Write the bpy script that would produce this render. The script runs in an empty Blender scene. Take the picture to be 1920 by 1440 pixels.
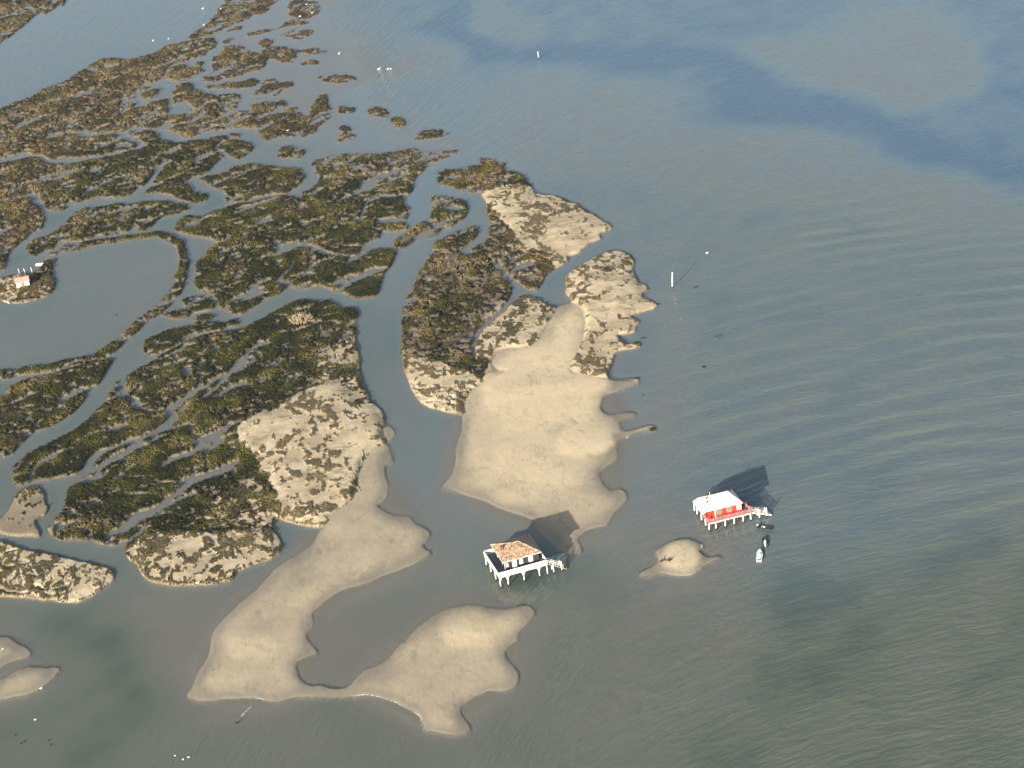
import bpy, bmesh, math, random
import numpy as np
from mathutils import Vector, Matrix
scene = bpy.context.scene
COL = scene.collection
# ---------------------------------------------------------------- camera
cam_data = bpy.data.cameras.new('camera'); cam = bpy.data.objects.new('camera', cam_data); COL.objects.link(cam)
cam_data.sensor_width = 36.0; cam_data.lens = 36.0*4107.0/1920.0
cam_data.clip_start = 1.0; cam_data.clip_end = 30000.0
cam.location = (0, 0, 300.0)
_dip, _roll = math.radians(25.5), math.radians(8.0)
_f = Vector((0, math.cos(_dip), -math.sin(_dip))); _u = Vector((0, math.sin(_dip), math.cos(_dip))); _r = Vector((1, 0, 0))
_x = _r*math.cos(_roll) - _u*math.sin(_roll)
_y = _r*math.sin(_roll) + _u*math.cos(_roll)
cam.matrix_world = Matrix(((_x.x,_y.x,-_f.x,0),(_x.y,_y.y,-_f.y,0),(_x.z,_y.z,-_f.z,300.0),(0,0,0,1)))
scene.camera = cam
scene.render.resolution_x, scene.render.resolution_y = 1024, 768
# ---------------------------------------------------------------- low autumn sun behind the left shoulder, clear sky
SUN_EL, SUN_AZ = math.radians(14.8), math.radians(208.3)        # azimuth clockwise from +Y, where the sun stands
world = bpy.data.worlds.new('World'); scene.world = world; world.use_nodes = True
wn = world.node_tree
sky = wn.nodes.new('ShaderNodeTexSky'); sky.sky_type = 'NISHITA'; sky.sun_disc = False
sky.sun_elevation = SUN_EL; sky.sun_rotation = SUN_AZ
sky.altitude = 0; sky.air_density = 0.95; sky.dust_density = 2.5; sky.ozone_density = 0.8
wn.links.new(sky.outputs[0], wn.nodes['Background'].inputs[0]); wn.nodes['Background'].inputs[1].default_value = 0.095
sun_data = bpy.data.lights.new('sun', 'SUN'); sun_data.energy = 5.0; sun_data.angle = math.radians(0.53); sun_data.color = (1.0, 0.92, 0.80)
sun = bpy.data.objects.new('sun', sun_data); COL.objects.link(sun)
_d = Vector((math.sin(SUN_AZ)*math.cos(SUN_EL), math.cos(SUN_AZ)*math.cos(SUN_EL), math.sin(SUN_EL)))
sun.rotation_euler = _d.to_track_quat('Z', 'Y').to_euler()
scene.view_settings.view_transform = 'Standard'; scene.view_settings.look = 'None'
scene.view_settings.exposure = 1.2; scene.view_settings.gamma = 1.0; scene.view_settings.use_curve_mapping = False
# ---------------------------------------------------------------- survey of the place
# outlines surveyed on the oblique photograph; each is laid onto the flat sea level (z = 0) with the survey camera
F_PX, CAM_H, CAM_DIP, CAM_ROLL = 4107.0, 300.0, math.radians(25.5), math.radians(8.0)
def ground_to_map(X, Y, Z=0.0):
    c, s = math.cos(CAM_DIP), math.sin(CAM_DIP)
    z = Y*c - (Z-CAM_H)*s; h = X/z*F_PX; u = (Y*s + (Z-CAM_H)*c)/z*F_PX
    cr, sr = math.cos(CAM_ROLL), math.sin(CAM_ROLL)
    return 960 + h*cr - u*sr, 720 - (h*sr + u*cr)
def map_to_ground(px, py, Z=0.0):
    x = np.asarray(px, float)-960; y = 720-np.asarray(py, float)
    cr, sr = math.cos(CAM_ROLL), math.sin(CAM_ROLL)
    h = x*cr + y*sr; u = -x*sr + y*cr
    c, s = math.cos(CAM_DIP), math.sin(CAM_DIP)
    dy = c*F_PX + u*s; dz = -s*F_PX + u*c
    t = (Z-CAM_H)/dz
    return h*t, dy*t
MX0, MY0, MW, MH = -180, -140, 2280, 1740          # extent of the survey raster
def P(s): return [tuple(float(v) for v in q.split(',')) for q in s.split()]

LAND = {}
LAND['far_bank'] = P("-180,-140 160,-140 125,0 112,10 90,22 62,30 50,42 36,55 28,62 12,72 0,80 -60,105 -180,150")
LAND['nw'] = P("-180,280 -60,228 0,203 38,190 60,180 88,168 125,150 145,139 160,130 180,115 213,110 250,111 285,102 320,85 355,78 400,73 404,88 390,96 386,103 372,107 358,110 345,116 322,120 315,126 306,138 300,147 295,151 268,158 261,160 258,165 258,175 245,185 232,185 228,192 231,200 227,213 232,214 250,204 275,197 300,189 315,187 320,197 314,212 317,219 347,215 385,222 420,222 440,212 455,208 480,212 500,215 525,207 552,202 560,212 575,217 585,195 600,180 612,180 617,195 619,217 610,230 595,240 590,247 567,257 530,257 500,262 487,252 480,240 450,240 425,242 390,246 370,252 350,257 335,250 320,245 300,241 282,241 255,237 240,243 220,247 180,248 160,243 150,248 130,246 115,250 90,255 80,262 110,257 125,253 160,258 190,254 215,252 235,262 255,270 258,276 240,281 215,285 180,292 130,297 100,300 80,292 65,290 40,285 0,301 -60,312 -180,330")
LAND['spit'] = P("430,-60 420,0 410,15 400,30 388,47 375,55 350,70 362,73 385,69 425,60 450,52 463,38 475,30 500,22 508,12 520,3 525,-20 540,-60")
LAND['i1'] = P("462,62 480,58 512,55 530,45 542,38 555,35 577,41 575,46 555,48 530,51 505,60 480,66 462,67")
LAND['i2'] = P("525,65 540,58 562,56 587,59 585,66 567,75 550,75")
LAND['i3'] = P("482,80 500,73 512,75 507,85 492,88")
LAND['i4'] = P("497,90 520,86 545,92 567,94 597,89 598,100 585,101 562,100 552,112 542,119 510,113 480,110")
LAND['i5'] = P("415,78 425,71 435,72 440,80 458,85 460,95 480,100 500,120 488,131 470,136 425,147 400,154 380,152 383,145 400,135 395,115 410,102 420,88")
LAND['i6'] = P("385,163 425,157 455,152 480,149 488,153 480,160 455,166 410,167 387,166")
LAND['i7'] = P("325,170 333,160 350,156 362,162 372,172 400,179 450,179 450,190 435,205 420,215 400,221 385,217 370,218 358,210 350,200 340,196 326,195")
LAND['i8'] = P("480,172 503,150 525,152 547,156 550,163 530,170 517,180 500,178 480,187 468,183")
LAND['i9'] = P("470,198 480,195 500,190 532,190 532,200 512,205 505,211 492,215 475,212")
LAND['f'] = P("322,127 335,123 350,122 353,128 382,130 383,137 370,145 350,148 335,152 320,150 306,146 312,140")
LAND['f2'] = P("365,120 378,116 383,120 375,126")
LAND['g'] = P("265,164 300,161 322,155 310,163 300,172 297,182 290,186 267,185")
LAND['h'] = P("232,197 250,190 257,192 247,202 233,205")
LAND['h2'] = P("427,255 437,251 450,253 445,258")
LAND['d'] = P("-180,335 0,307 20,307 50,297 72,298 100,308 130,308 160,302 195,296 230,288 265,280 278,274 262,264 243,253 250,247 270,245 295,250 302,258 308,265 350,267 390,261 420,255 425,260 410,268 402,275 412,288 422,295 405,303 395,313 390,322 370,328 357,335 352,345 360,355 372,360 390,369 385,377 370,380 345,376 320,367 290,362 264,363 247,358 250,360 237,368 205,371 182,368 160,375 130,385 110,395 87,390 77,378 74,366 62,362 40,368 0,375 -180,385")
LAND['d2'] = P("410,278 425,266 450,265 470,270 475,277 465,287 445,297 430,295 425,287")
LAND['e2'] = P("375,338 395,330 410,327 430,317 450,310 480,307 505,312 530,317 555,317 575,325 572,335 560,347 537,360 515,364 475,371 450,378 423,377 425,362 400,353 390,345")
LAND['z2'] = P("520,287 530,277 555,277 572,285 562,295 542,297 520,294")
LAND['l1'] = P("-180,388 0,380 30,374 57,372 62,382 72,388 82,400 81,420 75,430 55,440 45,450 25,462 15,477 13,495 8,508 0,505 -60,507 -180,508")
LAND['l2'] = P("50,465 65,452 92,442 105,432 130,412 135,402 155,391 180,390 215,384 247,384 265,379 300,377 332,381 355,390 337,397 310,406 290,415 277,430 265,435 260,432 262,425 250,419 242,432 220,440 185,445 160,452 140,452 107,455 100,465 82,470 65,479 52,472")
LAND['mound'] = P("-180,530 -20,525 15,521 33,515 50,515 65,512 75,505 85,500 97,508 100,520 103,535 98,547 82,557 55,565 25,569 0,562 -20,556 -180,560")
LAND['l3'] = P("-180,760 0,745 10,733 28,722 45,715 75,708 105,700 135,692 160,684 180,680 212,677 200,695 190,710 185,720 165,735 157,752 140,772 115,790 90,802 60,812 47,825 25,842 0,859 -180,930")
LAND['l4'] = P("27,905 25,890 32,867 47,855 65,842 95,830 125,817 155,797 175,780 185,767 207,752 232,746 242,752 242,765 265,772 290,774 312,780 310,790 295,800 280,812 250,820 230,827 215,837 185,845 160,862 150,877 140,890 105,897 85,900 65,902 50,907 35,910")
LAND['l4b'] = P("197,745 208,735 220,720 225,727 217,745 205,749")
LAND['l5'] = P("237,720 241,707 257,697 275,687 310,662 345,645 375,632 425,625 450,617 480,605 505,590 530,575 555,566 585,566 610,566 627,572 635,580 650,577 667,580 670,597 670,622 670,645 675,670 675,692 680,720 687,735 695,752 712,767 721,777 724,795 719,802 720,820 722,830 717,840 695,852 687,860 687,880 677,887 680,895 670,902 678,918 680,930 665,942 647,952 632,960 627,970 610,985 580,987 550,982 517,972 510,985 512,995 525,1012 525,1032 515,1042 500,1050 480,1057 460,1064 442,1074 437,1087 415,1091 400,1095 370,1097 325,1096 290,1092 272,1082 262,1068 255,1055 242,1048 238,1035 237,1017 212,1024 192,1021 175,1017 165,1012 140,1014 112,1012 100,1007 86,992 100,985 102,972 117,962 122,945 125,927 135,912 155,895 170,885 185,862 215,845 250,832 265,825 297,815 322,808 322,800 330,790 335,780 322,770 310,778 290,772 265,770 262,750 245,745 240,735")
LAND['n'] = P("-180,1000 0,1018 25,1027 70,1034 105,1042 140,1052 175,1060 205,1066 217,1078 215,1090 197,1102 180,1112 165,1122 145,1130 112,1129 100,1125 75,1124 25,1120 0,1119 -180,1110")
LAND['mud'] = P("32,927 50,916 72,917 85,927 88,945 85,962 72,970 67,985 75,1007 50,1007 25,1005 0,1000 -30,990 -180,985 -180,960 -30,975 0,972 15,958")
LAND['o1'] = P("340,567 352,560 375,557 392,560 400,570 395,580 375,585 357,585 348,577")
LAND['o2'] = P("302,587 320,580 342,581 355,587 345,595 320,596")
LAND['o3'] = P("360,600 375,592 397,594 400,599 382,605")
LAND['o4'] = P("267,657 275,640 295,627 325,617 350,612 370,607 400,606 420,610 420,617 400,622 375,625 355,635 330,647 300,660 277,666 270,664")
LAND['o5'] = P("422,610 435,600 450,600 447,607 430,612")
LAND['o6'] = P("370,495 380,482 390,482 392,500 385,515 370,512")
LAND['k'] = P("330,432 335,415 350,405 382,407 400,397 425,390 457,382 480,380 495,375 515,370 545,370 562,375 565,362 575,360 590,350 600,335 595,320 587,308 592,300 610,296 632,291 660,290 685,290 717,288 755,287 785,287 805,301 800,313 787,325 775,345 772,360 757,370 760,387 772,392 767,400 762,412 764,422 760,432 740,435 718,437 712,445 695,450 680,462 670,475 657,482 645,500 622,518 602,533 582,540 552,544 545,535 538,541 517,552 495,560 480,575 450,589 430,585 410,575 405,560 400,552 375,545 362,532 370,522 390,510 392,500 390,485 385,475 397,465 405,455 390,447 360,442 330,435")
LAND['k3'] = P("602,535 622,518 655,495 687,470 717,467 740,470 737,490 720,512 717,535 712,545 697,557 675,559 640,550 615,542")
LAND['t1'] = P("810,375 817,369 850,372 872,380 877,392 870,407 850,422 837,427 812,420 805,410 809,397")
LAND['t2'] = P("737,457 742,450 767,435 785,420 795,417 812,425 825,431 812,442 787,447 767,457 752,465 742,464")
LAND['p1'] = P("815,325 825,320 850,317 870,314 900,312 935,310 950,322 977,327 985,340 997,352 1007,361 1037,367 1065,377 1092,390 1115,402 1132,415 1150,426 1130,435 1122,440 1130,445 1117,451 1107,456 1097,465 1082,477 1062,481 1065,489 1045,502 1025,515 1017,525 1012,537 1005,545 985,542 975,532 955,517 945,507 940,495 927,486 915,485 900,488 885,485 882,477 885,470 905,457 917,445 920,430 922,420 915,410 912,390 910,372 897,360 880,360 860,354 827,346 820,337")
LAND['plink'] = P("862,484 885,478 915,482 930,492 925,500 900,508 868,502")
LAND['p2'] = P("902,427 895,423 885,424 870,430 842,440 817,455 810,470 803,487 790,502 780,522 772,545 762,567 757,585 755,605 756,630 755,655 755,685 765,710 777,737 790,757 812,767 840,775 870,779 890,785 940,790 1000,760 1080,740 1140,735 1175,725 1197,720 1200,711 1190,709 1160,711 1142,709 1140,700 1147,687 1152,672 1160,660 1182,654 1197,650 1199,644 1190,641 1175,646 1165,637 1160,630 1190,624 1195,612 1200,602 1178,596 1210,584 1230,579 1234,572 1220,565 1202,560 1210,547 1215,539 1202,532 1192,517 1185,505 1190,490 1180,477 1157,467 1135,472 1112,485 1087,500 1070,510 1062,522 1060,540 1062,552 1072,562 1050,572 1037,575 1017,567 1007,560 990,556 975,557 965,567 957,547 956,530 945,517 930,505 925,495 915,490 900,488 868,492 862,477 867,467 882,452 900,435")
SAND = {}
SAND['q'] = P("870,782 867,807 857,835 855,865 847,892 829,912 850,919 870,927 912,940 932,951 960,961 998,972 1008,985 1020,1005 1040,1022 1060,1036 1085,1036 1091,1030 1084,1012 1090,1000 1105,992 1120,989 1138,985 1152,960 1175,935 1165,917 1150,920 1132,910 1122,887 1132,877 1155,862 1157,840 1162,825 1177,817 1200,808 1224,806 1230,801 1222,797 1200,802 1175,809 1165,805 1161,792 1167,785 1192,776 1175,774 1142,779 1127,770 1125,757 1132,742 1150,731 1175,725 1140,715 1050,700 950,700 880,740")
SAND['s1'] = P("720,835 727,835 735,855 737,865 722,871 721,890 727,907 726,932 707,945 710,952 737,966 767,970 777,980 805,996 802,1010 792,1020 797,1030 807,1037 780,1055 755,1067 717,1080 695,1090 670,1099 640,1106 615,1122 600,1135 585,1150 586,1172 575,1187 575,1197 587,1212 594,1224 575,1230 557,1240 556,1255 565,1277 585,1286 600,1285 620,1290 642,1291 660,1282 670,1270 687,1255 705,1249 727,1237 745,1217 755,1205 767,1197 775,1185 795,1167 817,1152 842,1141 865,1135 900,1135 917,1140 960,1141 990,1135 1002,1147 995,1160 972,1185 970,1200 958,1206 947,1220 950,1235 960,1246 972,1265 965,1288 942,1296 915,1295 890,1307 867,1322 864,1337 870,1347 881,1362 877,1371 855,1377 835,1375 817,1370 797,1371 792,1355 786,1340 762,1327 742,1316 710,1306 685,1302 665,1306 630,1306 605,1307 565,1305 545,1307 527,1315 505,1314 480,1309 425,1310 387,1314 362,1310 351,1302 362,1287 372,1262 387,1240 395,1215 400,1187 415,1167 437,1145 455,1127 480,1109 502,1085 517,1067 540,1052 575,1030 592,1015 600,997 612,985 630,962 660,940 672,900 685,860 700,845")
SAND['s2'] = P("1197,1076 1209,1068 1228,1059 1238,1050 1232,1038 1234,1031 1256,1019 1270,1014 1285,1011 1300,1014 1317,1022 1316,1028 1310,1030 1311,1036 1321,1043 1332,1046 1348,1043 1349,1046 1333,1052 1320,1057 1310,1067 1297,1076 1279,1078 1259,1076 1241,1073 1224,1077 1206,1078")
SAND['s3'] = P("-180,1185 0,1194 15,1195 32,1205 50,1215 57,1224 50,1232 25,1237 0,1250 -40,1270 -180,1290")
SAND['s4'] = P("-180,1320 -40,1290 0,1275 17,1267 37,1255 62,1250 95,1252 112,1252 107,1262 95,1275 75,1290 50,1302 25,1305 0,1312 -180,1340")
SAND['s5'] = P("718,805 730,800 741,812 730,824 718,820")
# creeks cut through the land: x,y,width
CREEK = [P(s) for s in (
 "228,192,3 215,207,2 226,213,3 245,204,3 258,200,4", "262,159,6 275,158,2 300,151,2 318,150,3",
 "258,168,6 256,185,7 245,189,6 231,192,5", "318,200,8 320,213,6", "325,199,5 345,197,7 362,200,6", "350,198,10 353,210,8", "372,219,3 385,222,2",
 "405,222,3 425,211,4 445,202,5", "160,242,6 163,250,4", "32,238,4 45,228,4 50,225,3", "108,230,4 115,229,3 140,229,7 150,236,5 160,245,5",
 "310,304,9 297,318,10 287,338,10 278,352,11 262,360,12 247,368,10", "193,318,3 185,326,2 175,338,3", "168,320,6 190,315,2 200,312,2","230,336,3 255,322,2",
 "62,366,5 70,372,6 78,385,8", "125,435,5 133,428,5 140,420,3","133,406,6 155,402,3 175,400,2",
 "235,687,2", "312,778,6 330,764,3 348,748,9 365,740,10 375,725,10 380,705,6", "335,772,8 350,762,4 375,750,4 393,738,9 405,728,11 412,720,10 430,697,12 450,677,13 465,662,7",
 "322,807,4 345,798,7 360,797,6 362,817,6 390,830,5 395,840,5 383,855,6 387,880,6 398,893,3", "505,690,3 530,658,5","505,770,2","411,792,2 440,775,3 462,764,3 480,766,2",
 "237,799,10 215,805,10 195,812,4 165,817,3 140,830,3 127,845,4 110,852,8 92,860,5 72,872,8 62,882,9 58,897,9",
 "165,1014,6 185,995,3","230,1019,7 255,1002,5 285,982,2", "195,977,2 207,962,3 212,952,2", "237,872,6 240,862,4 232,870,4",
 "600,548,2", "757,366,6 715,370,6 692,378,7 682,390,7 676,408,4", "766,413,6 735,414,11 705,417,4", "760,433,3 740,435,3 707,434,2 690,428,2",
 "660,482,4 625,478,5 605,474,8 590,464,9 575,461,8 555,463,4 530,463,5 518,456,9 513,453,7","524,464,9 521,478,7 510,484,4","578,478,6 590,465,8",
 "548,493,5 541,505,5 528,520,6 518,530,8 540,534,10 548,543,9", "605,410,6 580,416,5 560,418,4","604,416,4 598,424,2","645,397,5 633,408,5","652,367,7 640,372,6 630,381,3","628,515,5 622,522,4",
 "565,388,7 557,392,8", "480,420,5 500,412,4", "516,500,3 528,490,2","705,527,4 692,522,4",
 "960,556,13 945,583,10 925,597,9 910,610,9 893,626,10 889,640,11 890,655,8 889,666,6", "990,495,8 1000,500,5","842,333,6 858,332,6","876,336,3 884,333,4 891,328,4",
 "1190,586,4","815,345,1", "515,440,2")]
# pools and bare pans inside the marsh: x,y,rx,ry
POOL = [tuple(float(v) for v in q.split(',')) for q in "252,757,10,12 228,892,9,5 177,942,10,6 185,947,7,4 200,912,4,2 340,900,8,4 350,692,10,6 372,687,6,3 172,131,11,4 182,160,5,3 182,193,5,3 180,216,6,3 460,322,6,3 463,555,5,2 441,482,7,5 445,520,9,6 447,510,8,3 408,693,8,4 377,680,6,6 350,700,8,5 405,656,8,4 200,400,10,4 310,390,9,3 215,398,7,3 145,280,8,3 365,282,7,2 303,922,5,4 400,845,5,4 437,887,5,6 480,665,8,4 625,372,6,3 570,420,6,5 850,393,18,6 630,493,8,2 690,518,5,4 802,530,7,5 340,1015,3,2 530,700,6,3 500,640,5,4".split()]
DIKE = P("88,505,18 92,490,16 105,476,13 120,468,11 150,461,11 190,453,10 230,448,9 265,444,9 295,441,9 320,447,12 338,460,15 343,480,17 344,500,18 338,525,19 330,545,18 318,562,17 300,576,16 275,595,15 255,612,15 235,632,15 218,648,18 200,661,17 170,671,14 140,680,12 110,687,12 80,692,11 40,698,13 0,705,15 -40,708,16 -180,716,18")
# ---- raster tools
def smooth_closed(pts, n=4):
    p = np.array(pts); k = len(p); out = []
    p0, p2, p3 = np.roll(p,1,0), np.roll(p,-1,0), np.roll(p,-2,0)
    for i in range(n):
        t = i/n
        out.append(0.5*((2*p)+(-p0+p2)*t+(2*p0-5*p+4*p2-p3)*t*t+(-p0+3*p-3*p2+p3)*t**3))
    return np.stack(out,1).reshape(-1,2)
def fill(poly, arr, val=1.0, smooth=True):
    q = smooth_closed(poly) if smooth else np.array(poly)
    q = q - [MX0, MY0]
    tog = np.zeros((MH, MW+1), np.int32)
    a, b = q, np.roll(q,-1,0)
    for (x0,y0),(x1,y1) in zip(a,b):
        if y0 == y1: continue
        if y0 > y1: x0,y0,x1,y1 = x1,y1,x0,y0
        j0, j1 = max(int(math.ceil(y0)),0), min(int(math.ceil(y1)),MH)
        if j1 <= j0: continue
        r = np.arange(j0,j1); x = np.clip(np.ceil(x0+(r-y0)*(x1-x0)/(y1-y0)),0,MW).astype(int)
        np.add.at(tog,(r,x),1)
    m = (np.cumsum(tog,1)[:,:MW] & 1).astype(bool)
    arr[m] = val
def stroke(pts, arr, val=1.0, scale=1.0):
    if len(pts) < 2: pts = [pts[0], (pts[0][0]+1, pts[0][1], pts[0][2])]
    for (x0,y0,w0),(x1,y1,w1) in zip(pts[:-1],pts[1:]):
        w = max(w0,w1)*scale
        ax, bx = int(min(x0,x1)-w-2-MX0), int(max(x0,x1)+w+3-MX0); ay, by = int(min(y0,y1)-w-2-MY0), int(max(y0,y1)+w+3-MY0)
        ax, ay, bx, by = max(ax,0), max(ay,0), min(bx,MW), min(by,MH)
        if bx <= ax or by <= ay: continue
        X, Y = np.meshgrid(np.arange(ax,bx)+MX0, np.arange(ay,by)+MY0)
        dx, dy = x1-x0, y1-y0; L = dx*dx+dy*dy+1e-9
        t = np.clip(((X-x0)*dx+(Y-y0)*dy)/L,0,1)
        d = np.hypot(X-x0-t*dx, Y-y0-t*dy)
        arr[ay:by,ax:bx][d <= (w0+(w1-w0)*t)*0.5*scale] = val
def ell(x,y,rx,ry,arr,val=1.0):
    ax,bx,ay,by = int(x-rx-2-MX0),int(x+rx+3-MX0),int(y-ry-2-MY0),int(y+ry+3-MY0)
    X, Y = np.meshgrid(np.arange(ax,bx)+MX0, np.arange(ay,by)+MY0)
    arr[ay:by,ax:bx][((X-x)/rx)**2+((Y-y)/ry)**2 <= 1] = val
def blur(a, r):
    for ax in (0,1,0,1):
        n = 2*int(r)+1
        pad = [(0,0),(0,0)]; pad[ax] = (int(r)+1,int(r))
        c = np.cumsum(np.pad(a,pad,mode='edge'),ax,dtype=np.float64)
        a = ((c[n:]-c[:-n]) if ax==0 else (c[:,n:]-c[:,:-n]))/n
    return a.astype(np.float32)
_hash = np.random.RandomState(7).rand(4096).astype(np.float32)
_perm = np.random.RandomState(8).permutation(4096)
def vnoise(x, y, seed=0):
    xi, yi = np.floor(x).astype(np.int64), np.floor(y).astype(np.int64)
    fx, fy = x-xi, y-yi; fx = fx*fx*fx*(fx*(fx*6-15)+10); fy = fy*fy*fy*(fy*(fy*6-15)+10)
    def h(i,j): return _hash[_perm[(_perm[(i+seed*131)&4095]+j)&4095]]
    a, b, c, d = h(xi,yi), h(xi+1,yi), h(xi,yi+1), h(xi+1,yi+1)
    return (a+(b-a)*fx+(c-a)*fy+(a-b-c+d)*fx*fy)
def fbm(x, y, o=4, seed=0, g=0.5):
    s = 0; a = 1; t = 0
    for k in range(o):
        c, sn = math.cos(k*1.1+.4), math.sin(k*1.1+.4)
        s = s + a*vnoise((x*c-y*sn)*2**k+k*17.3, (x*sn+y*c)*2**k-k*9.1, seed+k); t += a; a *= g
    return s/t
def sstep(a,b,x): t = np.clip((x-a)/(b-a),0,1); return t*t*(3-2*t)
# ---------------------------------------------------------------- survey rasters
def zeros(v=0.0): return np.full((MH,MW), v, np.float32)
for i_, s_ in enumerate(("632,208 640,200 655,202 668,205 665,212 645,214 634,213", "690,205 705,200 720,206 728,214 718,221 700,217 688,212", "636,242 645,236 658,240 657,247 640,248", "628,262 642,250 660,252 668,258 650,266 634,266", "592,146 610,138 640,140 668,150 640,156 606,154", "735,225 750,222 760,232 745,238",
    "740,284 770,278 800,283 850,282 862,287 840,296 800,306 770,300", "785,250 810,243 838,247 830,255 800,260 782,262", "545,2 580,0 600,8 590,30 560,34 540,22", "560,118 580,113 600,117 590,123 566,124", "900,296 930,303 950,308 930,314 905,311")): LAND['flat%d'%i_] = P(s_)
land = zeros()
for k_ in LAND.values(): fill(k_, land)
for k_ in CREEK: stroke(k_, land, 0.0)
for k_ in POOL: ell(*k_, land, 0.0)
stroke(DIKE, land, 1.0)
sandm = zeros()
for k_ in SAND.values(): fill(k_, sandm)
BEACH = P("925,690 940,660 985,655 1010,640 1035,600 1045,578 1072,570 1095,590 1090,640 1068,690 1080,712 1140,714 1200,716 1175,727 1140,737 1080,742 1000,762 940,795 890,788 880,778 905,752 950,728 985,714 985,700")
fill(BEACH, land, 0.0); fill(BEACH, sandm)
both = np.maximum(land, sandm)
R_land, R_landw, R_lands, R_land4, R_landx = blur(land, 1), blur(land, 6), blur(land, 7), blur(land, 3), blur(both, 20)
R_sand, R_sandw, R_both = blur(sandm, 2), blur(both, 16), blur(both, 10)
# depth of the sea bed in metres
dep = zeros(1.25)
def dfill(s, v): fill(P(s), dep, v)
def dstroke(s, v): stroke(P(s), dep, v)
dfill("560,-140 2100,-140 2100,330 1560,230 1250,150 1000,130 760,160 600,60", 2.2)
dfill("620,20 700,30 780,45 860,110 880,180 760,190 660,190 600,250 640,330 800,330 700,270 560,200 560,60", 0.42)
dfill("880,150 960,135 1090,145 1180,165 1230,200 1300,215 1450,240 1600,270 1750,300 1840,330 1920,420 1700,420 1400,380 1200,330 1000,330 940,280 900,220", 0.78)
dfill("1360,90 1420,70 1520,50 1640,15 1760,25 1850,80 1880,140 1840,170 1740,200 1640,215 1560,190 1500,150 1420,130", 0.74)
dfill("840,15 900,-10 980,10 1010,60 1100,70 1180,85 1240,95 1150,100 1010,95 920,85 860,60", 1.1)
dfill("60,-140 430,-140 400,40 320,80 180,105 90,150 0,195 -180,270 -180,130 0,85 60,40 130,0", 0.9)
dfill("1900,60 2100,20 2100,500 1920,320 1830,260 1760,215 1850,180", 2.6)
dstroke("830,-60,70 850,40,70 880,110,70 960,120,40 1100,110,50 1250,130,70 1380,170,90 1500,205,90 1640,240,70 1780,270,60 1900,310,60 2100,360,80", 3.2)
dfill("380,60 420,-60 640,-60 720,240 660,280 560,270 480,215 400,170", .22); dfill("560,130 700,190 780,215 900,250 880,290 740,270 600,290 640,200", .34)
dstroke("640,5,60 760,60,50 830,90,60", 1.4); dstroke("560,52,14 640,48,10 690,44,8", 0.8)
dstroke("500,265,34 600,250,36 700,245,30 800,270,24 880,290,16", 0.9); dstroke("660,195,30 700,170,30 800,165,40 900,140,40", 1.5)
dstroke("900,300,26 850,312,26 800,335,26 785,360,30 795,395,40 770,460,46 745,520,50 725,600,44 715,680,40 735,740,50 770,800,60 790,870,60 780,930,60", 1.0)
dstroke("860,360,20 895,385,20 895,420,18", 0.9)
dfill("760,900 850,930 940,965 1000,1000 950,1080 860,1100 760,1100 640,1150 610,1220 640,1280 720,1200 800,1130 850,1100 760,1060 830,1000 800,950", 0.6)
dfill("900,1050 1050,1050 1070,1085 990,1115 905,1110", 2.4); dfill("1310,975 1450,975 1440,1010 1330,1012", 1.6)
dstroke("80,1150,50 170,1180,60 230,1240,60 262,1310,50 280,1380,60 300,1500,80", 1.6)
dfill("-180,1330 240,1300 270,1600 -180,1600", 1.25); dfill("230,1090 480,1060 440,1130 390,1200 360,1300 310,1300 270,1220 220,1150", 0.5)
dfill("310,1320 500,1325 640,1320 760,1340 790,1390 900,1400 960,1310 1050,1310 1060,1440 1040,1600 310,1600", 0.85)
dfill("960,1150 1100,1110 1220,1100 1360,1090 1440,1180 1380,1330 1150,1400 960,1320 1000,1220", 0.8)
dfill("1200,1090 1150,1060 1120,1000 1190,960 1180,860 1200,740 1250,620 1230,520 1290,640 1300,800 1260,920 1300,1000 1380,1000 1440,1060 1380,1090", 0.55)
dfill("1440,1080 1560,1060 1600,1140 1500,1200 1430,1160", 1.7)
dfill("1480,1180 2100,1000 2100,1600 1300,1600 1380,1420", 1.35)
dfill("60,480 110,470 250,450 330,465 330,540 250,620 190,660 60,690 -180,700 -180,580 40,575 100,550", 0.75)
R_dep = blur(dep, 17); R_depn = blur(dep, 30); R_sandn = blur(sandm, 9); R_sandx = blur(sandm, 48)
tide = zeros(0.06)                                             # how far wind reaches the water
def tfill(s, v): fill(P(s), tide, v)
tfill("560,-140 640,60 690,200 720,250 900,290 1010,350 1160,440 1215,540 1230,640 1190,720 1215,830 1180,950 1120,1000 1180,1090 1060,1150 1010,1230 980,1310 900,1380 880,1600 2100,1600 2100,-140", 1.0)
tfill("60,-140 430,-140 400,40 320,80 180,105 90,150 0,195 -180,270 -180,130 0,85 60,40 130,0", 0.45)
tfill("300,1340 700,1330 800,1390 880,1440 880,1600 300,1600", 0.4); tfill("690,560 750,560 770,760 860,800 820,920 720,900 740,800 690,720", 0.18)
tfill("880,1020 1060,1010 1100,1100 1000,1160 880,1150", .6)
R_tide = blur(tide, 22)
tmp = zeros(.12); fill(P("1180,640 1300,420 1500,360 1950,330 2100,330 2100,960 1700,980 1480,900 1300,840"), tmp, 1.0); R_swell = blur(tmp, 60)
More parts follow.
